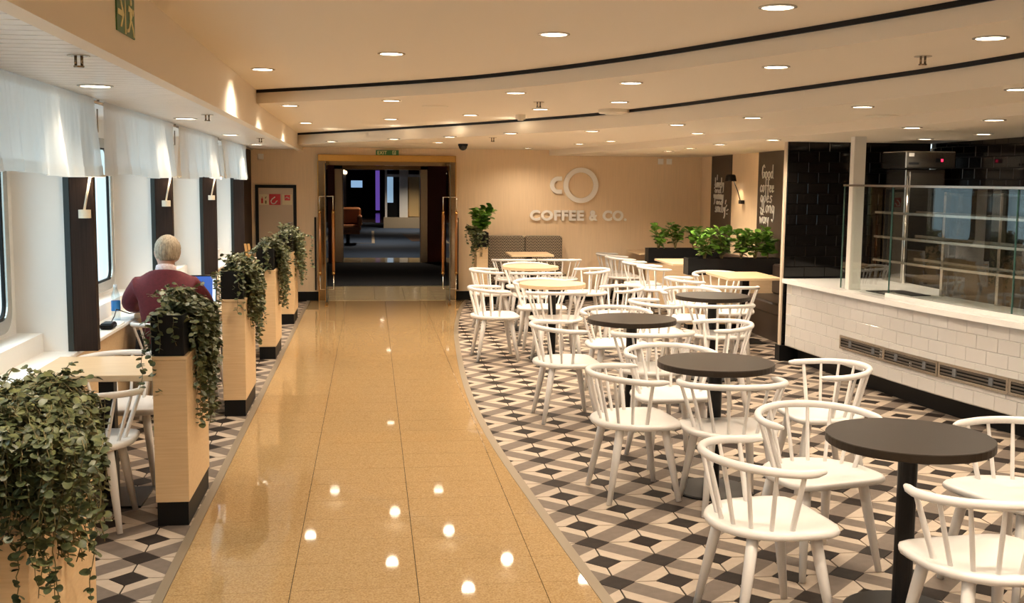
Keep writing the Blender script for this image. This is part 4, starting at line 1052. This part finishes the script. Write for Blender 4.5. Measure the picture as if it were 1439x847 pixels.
def disc(x, y, b, r, h, name, label, cat, m_=None):
    z = cz(b, y); t = thing(name, label, cat, (x, y, z))
    mb = MB(); mb.lathe([(r*.93, -h), (r, -h*.7), (r, .002)], 28, (x, y, z)); part('body', mb, m_ or LAMPB, t)
    mb = MB(); mb.lathe([(r*.55, -h*1.25), (r*.6, -h*.95)], 24, (x, y, z)); part('centre', mb, m_ or LAMPB, t)
disc(.56, 9.76, B1, .115, .006, 'ceiling_speaker', 'flat round ceiling speaker in the middle ceiling plane', 'speaker')
disc(3.75, 7.85, B2+.0, .12, .006, 'ceiling_speaker', 'flat round ceiling speaker above the counter edge', 'speaker') if e3(7.85) > 3.87 else disc(3.70, 7.85, B2, .12, .006, 'ceiling_speaker', 'flat round ceiling speaker above the counter edge', 'speaker')
disc(1.44, 10.7, B1, .05, .045, 'smoke_detector', 'small smoke detector just before the second dark line', 'smoke detector')
disc(2.16, 9.80, B1, .14, .035, 'access_dome', 'wide white dome fitting on the second dark line', 'ceiling fitting')
t = thing('security_camera', 'black dome security camera on the ceiling by the doorway', 'camera', (1.18, 14.3, cz(B2, 14.3)))
mb = MB(); mb.lathe([(.062, -.03), (.065, 0)], 20, (1.18, 14.3, cz(B2, 14.3))); part('housing', mb, BLACKP, t)
mb = MB(); mb.lathe([(.0, -.085), (.03, -.078), (.05, -.055), (.056, -.03)], 20, (1.18, 14.3, cz(B2, 14.3)), cap=False, smooth=True); part('dome', mb, mat('smoked_dome', (.01, .01, .012), .08), t)

# ------------------------------------------------------------------ galley: pier, black tiled walls
pier = thing('wall_right', 'black tiled pier with cream edge trim at the end of the counter', 'wall', (4.3, 10.7, 0), kind='structure')
ZC = cz(B3, 10.6)
mb = MB(); mb.box(4.085, 5.58, 10.56, 10.60, 0, ZC+.1); part('core', mb, mat('black_grout', (.007, .006, .006), .7), pier)
mb = MB(); mb.box(4.068, 4.084, 10.548, 10.602, .16, ZC+.09); part('edge_trim', mb, mat('cream_trim', (.62, .50, .38), .4), pier)
mb = MB(); mb.box(4.062, 4.25, 10.53, 10.65, 0, .158); part('plinth', mb, BLACKP, pier)
TWd_, THt = .212, .104
mb = MB(); mb.bbox(-TWd_/2+.0015, TWd_/2-.0015, -.010, 0, -THt/2+.0015, THt/2-.0015, .004); BT = mb.mesh('wall_tile', BTILE)
mbh = MB(); mbh.bbox(-TWd_/4+.0015, TWd_/4-.0015, -.010, 0, -THt/2+.0015, THt/2-.0015, .004); BTH = mbh.mesh('half_tile', BTILE)
r = 0; z = .845+THt/2
while z < ZC+.05:
    x = 4.09+(TWd_/2 if r % 2 == 0 else 0.0)
    if r % 2: link('half_tile', BTH, pier, (4.09+TWd_/4-pier.location.x, 10.56-pier.location.y, z)); x = 4.09+TWd_
    while x < 5.25: link('wall_tile', BT, pier, (x-pier.location.x, 10.56-pier.location.y, z)); x += TWd_
    z += THt; r += 1
# pier front below the worktop
z = .16+THt/2
while z < .80:
    link('half_tile', BTH, pier, (4.143-pier.location.x, 10.56-pier.location.y, z)); z += THt
gw = struct('wall_right', MB().box(XK+.012, XK+.1, YB, 10.6, 0, 2.75), mat('black_grout', (.007, .006, .006), .7), 'black tiled side wall of the galley behind the fridge', 'wall')
r = 0; z = 1.05
while z < 2.24:
    y = 10.5-(TWd_/2 if r % 2 else 0)
    while y > 5.2:
        link('wall_tile', BT, gw, (XK+.012, y, z), (0, 0, -PI/2)); y -= TWd_
    z += THt; r += 1

# ------------------------------------------------------------------ counter
CT = .84
def off(y, d):   # point on the counter line moved d metres into the galley
    t = Vector((ctr(y+.02)-ctr(y-.02), .04, 0)).normalized(); return (ctr(y)+t.y*d, y-t.x*d)
YS = [10.46-(10.46-4.2)*k/60 for k in range(61)]
ct = thing('galley_counter', 'long curved counter front clad in white glazed brick tiles', 'counter', (4.6, 7.5, 0))
def ribbon(d0, d1, z0, z1, ys=YS):
    """continuous bar swept along the counter line, no inner faces"""
    mb = MB(); vs = []; n = len(ys)
    for q in ys:
        p0, p1 = off(q, d0), off(q, d1); vs += [(*p0, z0), (*p1, z0), (*p1, z1), (*p0, z1)]
    fs = [(0, 1, 2, 3), tuple(4*(n-1)+k for k in (3, 2, 1, 0))]
    for i in range(n-1):
        for k in range(4): fs.append((4*i+k, 4*i+4+k, 4*i+4+(k+1) % 4, 4*i+(k+1) % 4))
    return mb.add(vs, fs)
part('core', ribbon(.055, .10, .17, CT-.035), mat('white_grout', (.55, .52, .47), .7), ct)
part('kick_recess', ribbon(.20, .24, 0, .20), BLACKP, ct)
part('recess_soffit', ribbon(.055, .24, .165, .17), BLACKP, ct)
# arc-length positions for the tiles
S = [0.0]
fine = [10.44-(10.44-4.2)*k/600 for k in range(601)]
P0 = [Vector((*off(q, .05), 0)) for q in fine]
for a, b in zip(P0[:-1], P0[1:]): S.append(S[-1]+(b-a).length)
def at_s(s_):
    y = float(np.interp(s_, S, fine)); p = off(y, .05); a = off(y+.01, .05); b = off(y-.01, .05)
    return p, math.atan2(b[1]-a[1], b[0]-a[0])
mb = MB(); mb.bbox(-TWd_/2+.001, TWd_/2-.001, -.004, .008, -THt/2+.001, THt/2-.001, .003); WT = mb.mesh('wall_tile', WTILE)
vent_s = [np.interp(-9.32, [-q for q in fine], S), S[-1]]
loc = Vector(woff(ct))
for rr in range(6):
    z = .175+THt/2+rr*THt; s_ = TWd_/2+(TWd_/2 if rr % 2 else 0)
    while s_ < S[-1]-.2:
        (px, py), an = at_s(s_)
        link('wall_tile', WT, ct, (px-loc.x, py-loc.y, z), (0, 0, an)); s_ += TWd_
# worktop
mb = MB()
for a, b in zip(YS[:-1], YS[1:]): mb.prism([off(a, 0), (min(max(off(a, 0)[0]+.72, 5.1), 5.58), a), (min(max(off(b, 0)[0]+.72, 5.1), 5.58), b), off(b, 0)][::-1], CT-.042, CT)
wt = solid('worktop', mb, WSLAB, 'white stone worktop lying on the tiled counter', 'worktop', (4.7, 7.5, CT-.042))
# vent grilles set in the counter front
vz0, vz1 = .318, .438
s0 = float(vent_s[0]); k = 0
while s0 < S[-1]-.8:
    (xa, ya), an = at_s(s0+.365)
    t = thing('vent_grille', 'steel vent grille in the counter front, %s from the pier' % ORD[k], 'vent', (xa, ya, vz0), an, group='counter vent grilles')
    w = .365
    mb = MB(); mb.ring(rrect(-w, w, 0, vz1-vz0, .002, 1), rrect(-w+.022, w-.022, .022, vz1-vz0-.022, .002, 1), -.016, -.002, 'y'); part('frame', mb, STEEL, t, True)
    mb = MB(); mb.box(-w+.02, w-.02, -.0045, -.003, .02, vz1-vz0-.02); part('dark_back', mb, BLACKP, t, True)
    for q in range(3):
        mb = MB(); mb.bbox(-w+.022, w-.022, -.012, -.006, .028+q*.026, .040+q*.026, .001); part('louvre', mb, mat('dark_steel', (.16, .14, .12), .4, metal=.8), t, True)
    for xs in (-.19, .19):
        mb = MB(); mb.box(xs-.02, xs+.02, -.0135, -.005, .03, .09); part('clip', mb, mat('grey_clip', (.13, .135, .145), .5), t, True)
    s0 += .732; k += 1
# white column on the counter
mb = MB(); mb.bbox(4.225, 4.335, 9.34, 9.42, CT+.001, cz(B3, 9.4)+.02, .004); solid('column', mb, mat('white_column_paint', (.78, .74, .68), .45), 'white square column standing on the counter', 'column', (4.295, 9.37, CT))
# glass display case
gc = thing('display_case', 'glass display case with three steel-edged shelves on the counter', 'display case', (4.7, 7.2, CT))
GY = [9.50, 8.70, 7.24, 5.90, 4.70]
for a, b in zip(GY[:-1], GY[1:]):
    mb = ribbon(.115, .123, CT+(.037 if a < 9 else .002), 1.756, [a-.004+(b-a+.008)*q/6 for q in range(7)])
    g_ = part('glass_pane', mb, GLASSC, gc)
    x, y = off(b, .119); mb = MB(); mb.box(x-.005, x+.005, y-.003, y+.003, CT+.004, 1.76); part('pane_edge', mb, GEDGE, g_)
x, y = off(9.50, .119); mb = MB(); mb.box(x-.005, x+.005, y-.003, y+.003, CT+.004, 1.76); part('pane_edge', mb, GEDGE, gc)
GS = [9.5-(9.5-4.7)*k/30 for k in range(31)]
G2 = [8.72-(8.72-4.7)*k/30 for k in range(31)]; G3 = [9.08-(9.08-4.7)*k/30 for k in range(31)]
part('top_rail', ribbon(.105, .15, 1.757, 1.775, GS), STEEL, gc)
part('base_curb', ribbon(.10, .17, CT+.001, CT+.036, G2), WSLAB, gc)
part('top_panel', ribbon(.151, .62, 1.70, 1.712, G2), GLASSC, gc)
for zz in (1.538, 1.33, 1.13):
    sh = part('shelf', ribbon(.20, .58, zz, zz+.008, G3), GLASSC, gc)
    part('front_edge', ribbon(.185, .20, zz-.008, zz+.012, G3), STEEL, sh)
    part('back_edge', ribbon(.58, .60, zz-.012, zz+.010, G3), STEEL, sh)
part('back_panel', ribbon(.66, .67, CT+.002, 1.70, G2), mat('dark_back_glass', (.02, .018, .016), .12), gc)
for yy in (8.70, 7.95, 7.2, 6.45, 5.7):
    x, y = off(yy, .625); mb = MB(); mb.box(x-.02, x+.02, y-.02, y+.02, CT+.002, 1.72); part('upright', mb, STEEL, gc)
part('dark_well', ribbon(.20, .55, CT+.001, CT+.006, [9.2-.45*k/4 for k in range(5)]), BLACKP, gc)
# fridge
t = thing('fridge', 'tall stainless steel fridge with red digital display in the galley', 'fridge', (5.2, 10.2, 0))
mb = MB(); mb.bbox(5.02, 5.42, 9.95, 10.35, .1, 1.92, .008); part('body', mb, STEEL, t)
mb = MB(); mb.bbox(4.97, 5.47, 9.86, 10.35, 1.93, 2.09, .01); hd = part('control_head', mb, STEEL, t)
mb = MB(); mb.box(5.268, 5.345, 9.857, 9.861, 1.985, 2.025); dp = part('display', mb, BLACKP, hd)
mb = MB(); mb.box(5.318, 5.338, 9.854, 9.858, 1.993, 2.018); part('red_digits', mb, mat('red_led', (.8, .02, .05), .4, emit=(1, .03, .10), estr=2.0), dp)
mb = MB(); mb.box(5.0, 5.05, 9.857, 9.861, 2.04, 2.072); part('paper_label', mb, CHALK, hd)
mb = MB(); mb.box(5.0, 5.10, 9.857, 9.861, 1.965, 1.985); part('name_strip', mb, BLACKP, hd)
mb = MB(); mb.bbox(5.05, 5.40, 9.925, 9.95, .14, 1.90, .006); fd = part('fridge_door', mb, STEEL, t)
mb = MB(); mb.tube([(5.03, 9.92, 1.86), (5.03, 9.92, .5)], .012, 8); part('door_handle', mb, CHROME, fd)
for xs in (5.06, 5.36):
    for ys in (10.0, 10.3):
        mb = MB(); mb.tube([(xs, ys, 0), (xs, ys, .11)], .02, 8); part('foot', mb, BLACKM, t)

# ------------------------------------------------------------------ seated man
SWEAT = mat('maroon_wool', (.105, .010, .016), .85, var=.15, scale=40, bump=.15, bscale=160)
SKIN = mat('skin', (.60, .33, .23), .5)
HAIR = mat('grey_blond_hair', (.50, .41, .29), .6, col2=(.22, .165, .11), scale=30, stretch=(3, 3, .5), bump=.6, bscale=40)
TROUS = mat('dark_trousers', (.02, .02, .026), .8)
SHOE = mat('black_shoe', (.012, .011, .011), .35)
SHIRT = mat('pale_checked_shirt', (.66, .46, .46), .7, col2=(.80, .74, .74), scale=60)
MX, MY = -1.54, 8.50
man = thing('person', 'grey-haired person in a maroon sweater bent over a laptop, back to camera', 'person', (MX, MY, 0))
def skin_obj(name, pts, edges, mats, parent, sub=2, root=0):
    """pts: list of (x,y,z,r) relative to the person's base"""
    me = bpy.data.meshes.new(name); me.from_pydata([p[:3] for p in pts], edges, []); me.materials.append(mats)
    o = link(name, me, parent)
    sk = o.modifiers.new('skin', 'SKIN'); sk.use_smooth_shade = True
    lay = me.skin_vertices[0] if len(me.skin_vertices) else None
    if lay is None:
        bpy.context.view_layer.objects.active = o; bpy.ops.object.mode_set(mode='OBJECT')
        bpy.ops.mesh.customdata_skin_add(); lay = me.skin_vertices[0]
    for i, p in enumerate(pts):
        r_ = p[3] if isinstance(p[3], tuple) else (p[3], p[3]); lay.data[i].radius = r_
    lay.data[root].use_root = True
    ss = o.modifiers.new('sub', 'SUBSURF'); ss.levels = sub; ss.render_levels = sub
    # bake to a plain mesh so that the figure is one continuous surface
    bpy.context.view_layer.update()
    bm_ = bpy.data.meshes.new_from_object(o.evaluated_get(bpy.context.evaluated_depsgraph_get()))
    o.modifiers.clear(); o.data = bm_
    bm_.polygons.foreach_set('use_smooth', [True]*len(bm_.polygons))
    if not bm_.materials: bm_.materials.append(mats)
    return o
# body: pelvis root, spine, neck, head, arms, hands, legs
bp = [(0, .02, .50, (.15, .12)), (0, .03, .66, (.145, .115)), (0, .03, .84, (.165, .12)), (0, .045, .98, (.135, .09)), (0, .075, 1.075, (.065, .06)),
      (0, .105, 1.135, (.06, .065)), (0.005, .125, 1.19, (.076, .085)), (.01, .135, 1.255, (.078, .092)), (.012, .135, 1.305, (.05, .06))]
be = [(0, 1), (1, 2), (2, 3), (3, 4), (4, 5), (5, 6), (6, 7), (7, 8)]
def chain(start, ps):
    a = start
    for p in ps: bp.append(p); be.append((a, len(bp)-1)); a = len(bp)-1
    return a
chain(6, [(.005, .222, 1.20, .014), (.005, .238, 1.195, .010)])       # nose, looking at the screen
for s_ in (-1, 1): chain(6, [(s_*.088+.005, .12, 1.205, (.012, .020))])  # ears
wr = {}
for s_ in (-1, 1):
    wr[s_] = chain(3, [(s_*.165, .05, .965, .05), (s_*.255, .085, .88, .045), (s_*.285, .135, .815, .045), (s_*.255, .25, .80, .038), (s_*.215, .345, .792, .026), (s_*.20, .39, .79, (.034, .016))])
    for q in range(4):
        fx = s_*.20+(q-1.5)*.019; L = (.058, .07, .066, .05)[q]
        chain(wr[s_], [(fx, .425, .792, .0095), (fx, .425+L*.55, .798, .0085), (fx, .425+L, .783, .0070)])
    chain(wr[s_]-1, [(s_*.20-s_*.036, .375, .785, .011), (s_*.20-s_*.05, .405, .782, .0085)])   # thumb off the side of the palm
for s_ in (-1, 1):
    chain(0, [(s_*.09, .06, .515, .088), (s_*.11, .28, .53, .078), (s_*.125, .47, .52, .062), (s_*.12, .47, .30, .052), (s_*.115, .44, .10, .036), (s_*.115, .47, .055, .036), (s_*.12, .58, .04, .032)])
body = skin_obj('body', bp, be, SKIN, man)
# sweater: torso and sleeves
sp_ = [(0, .0, .50, (.178, .140)), (0, .01, .64, (.182, .142)), (0, .005, .84, (.208, .148)), (0, .035, .985, (.188, .125)), (0, .070, 1.075, (.118, .092))]
se = [(0, 1), (1, 2), (2, 3), (3, 4)]
for s_ in (-1, 1):
    a = 3
    for p in [(s_*.188, .05, .972, .088), (s_*.262, .085, .885, .073), (s_*.295, .138, .812, .064), (s_*.262, .25, .80, .055), (s_*.225, .325, .795, .043)]:
        sp_.append(p); se.append((a, len(sp_)-1)); a = len(sp_)-1
skin_obj('sweater', sp_, se, SWEAT, man)
tp = [(0, .02, .50, (.172, .135))]; te = []
for s_ in (-1, 1):
    a = 0
    for p in [(s_*.09, .06, .512, .100), (s_*.11, .28, .525, .090), (s_*.125, .475, .515, .074), (s_*.12, .475, .30, .066), (s_*.115, .445, .10, .056)]:
        tp.append(p); te.append((a, len(tp)-1)); a = len(tp)-1
skin_obj('trousers', tp, te, TROUS, man)
for s_ in (-1, 1):
    skin_obj('shoe', [(s_*.115, .44, .055, .046), (s_*.118, .52, .045, .043), (s_*.122, .62, .036, .034)], [(0, 1), (1, 2)], SHOE, man)
# collar ring and hair cap
mb = MB(); mb.lathe([(.072, -.022), (.078, -.005), (.073, .022), (.066, .026)], 24, (0, .082, 1.096), cap=False, smooth=True)
mb.v = [(x, y+.30*(z-1.09), z+.30*(.082-y)) for x, y, z in mb.v]
part('collar', mb, SHIRT, man, True)
mb = MB(); vs = []; nu, nv = 40, 22; hr = random.Random(3)
ring_noise = [[hr.uniform(-.0035, .0035) for _ in range(nu)] for _ in range(nv+1)]
for j in range(nv+1):
    th = PI*.0+ (PI*.74)*j/nv
    for i in range(nu):
        ph = 2*PI*i/nu
        dx, dy, dz = math.sin(th)*math.cos(ph), math.sin(th)*math.sin(ph), math.cos(th)
        lim = .70*PI if dy < .15 else .40*PI            # long at the nape, short over the brow
        t_ = min(th, lim) if True else th
        if dy > -.1 and abs(dx) > .75: t_ = min(th, .46*PI)
        dx, dy, dz = math.sin(t_)*math.cos(ph), math.sin(t_)*math.sin(ph), math.cos(t_)
        r = 1.0+ring_noise[j][i]*8
        vs.append((.008+.098*dx*r, .126+.112*dy*r, 1.235+.118*dz*r))
fs = [(j*nu+i, j*nu+(i+1) % nu, (j+1)*nu+(i+1) % nu, (j+1)*nu+i) for j in range(nv) for i in range(nu)]
mb.add(vs, fs, True); hair = part('hair', mb, HAIR, man, True)

# ------------------------------------------------------------------ things on the man's table, sill and ledge
t = thing('laptop', 'open laptop with blue screen in front of the seated person', 'laptop', (-1.40, 9.02, .756))
mb = MB(); mb.bbox(-1.57, -1.25, 8.93, 9.14, .757, .773, .003); part('keyboard_base', mb, mat('laptop_grey', (.10, .10, .11), .4), t)
mb = MB(); vs = [(-1.57, 9.145, .773), (-1.25, 9.145, .773), (-1.25, 9.205, .995), (-1.57, 9.205, .995)]
mb.add(vs+[(a, b+.008, c+.0) for a, b, c in vs], [(0, 1, 2, 3), (7, 6, 5, 4), (0, 4, 5, 1), (1, 5, 6, 2), (2, 6, 7, 3), (3, 7, 4, 0)]); ld_ = part('lid', mb, BLACKP, t)
mb = MB(); mb.add([(-1.56, 9.1465, .788), (-1.285, 9.1465, .788), (-1.285, 9.2, .985), (-1.56, 9.2, .985)], [(0, 1, 2, 3)]); part('screen', mb, mat('laptop_screen', (.02, .05, .2), .3, emit=(.05, .16, .62), estr=.55), ld_)
mb = MB(); mb.add([(-1.283, 9.1463, .788), (-1.258, 9.1463, .788), (-1.258, 9.1998, .985), (-1.283, 9.1998, .985)], [(0, 1, 2, 3)]); part('sidebar', mb, mat('laptop_sidebar', (.5, .6, .8), .3, emit=(.55, .72, 1.0), estr=.7), ld_)
PETM = glass_mat('bottle_plastic', (.86, .93, .97), .12)
t = thing('water_bottle', 'clear plastic water bottle with blue label on the ledge beside the pilaster', 'bottle', (-1.90, 8.52, .721))
mb = MB(); mb.lathe([(.032, .721), (.033, .74), (.031, .80), (.033, .86), (.030, .91), (.014, .955), (.013, .965)], 18, (-1.90, 8.52, 0), smooth=True); part('body', mb, PETM, t)
mb = MB(); mb.lathe([(.0338, .79), (.0338, .865)], 18, (-1.90, 8.52, 0), cap=False, smooth=True); part('blue_label', mb, mat('bottle_label', (.03, .22, .60), .4), t)
mb = MB(); mb.lathe([(.015, .966), (.015, .985)], 14, (-1.90, 8.52, 0)); part('cap', mb, mat('bottle_cap', (.75, .8, .85), .4), t)
mb = MB(); mb.bbox(-1.93, -1.80, 8.15, 8.34, .721, .728, .002); solid('paper_stack', mb, CHALK, 'white papers on the ledge left of the seated person', 'papers', (-1.865, 8.25, .721))
t = thing('power_adapter', 'black power adapter with cable on the ledge left of the seated person', 'adapter', (-1.83, 8.05, .729))
mb = MB(); mb.bbox(-1.89, -1.80, 7.95, 8.10, .721, .765, .012); part('brick', mb, BLACKP, t)
mb = MB(); mb.tube([(-1.85, 8.10, .74), (-1.84, 8.2, .79), (-1.86, 8.35, .82), (-1.80, 8.5, .77), (-1.72, 8.70, .762)], .004, 6); part('cable', mb, BLACKP, t)
mb = MB(); mb.tube([(-1.86, 7.95, .74), (-1.93, 7.9, .78), (-1.97, 8.1, .84), (-2.0, 8.3, .842)], .004, 6); part('plug_cable', mb, BLACKP, t)
t = thing('menu_holder', 'small tan wooden menu holder on the farthest window table', 'holder', (-1.50, 14.1, .756))
mb = MB(); mb.bbox(-1.56, -1.42, 14.05, 14.15, .757, .775, .003); part('base', mb, HANDLE, t)
for k, dx in enumerate((-.05, -.01)):
    mb = MB(); mb.add([(-1.5+dx, 14.08, .775), (-1.47+dx, 14.08, .775), (-1.50+dx, 14.12, .96), (-1.53+dx, 14.12, .96)]+[(-1.5+dx, 14.088, .775), (-1.47+dx, 14.088, .775), (-1.50+dx, 14.128, .96), (-1.53+dx, 14.128, .96)],
                      [(0, 1, 2, 3), (7, 6, 5, 4), (0, 4, 5, 1), (1, 5, 6, 2), (2, 6, 7, 3), (3, 7, 4, 0)]); part('stick', mb, mat('tan_wood', (.55, .28, .08), .5), t)
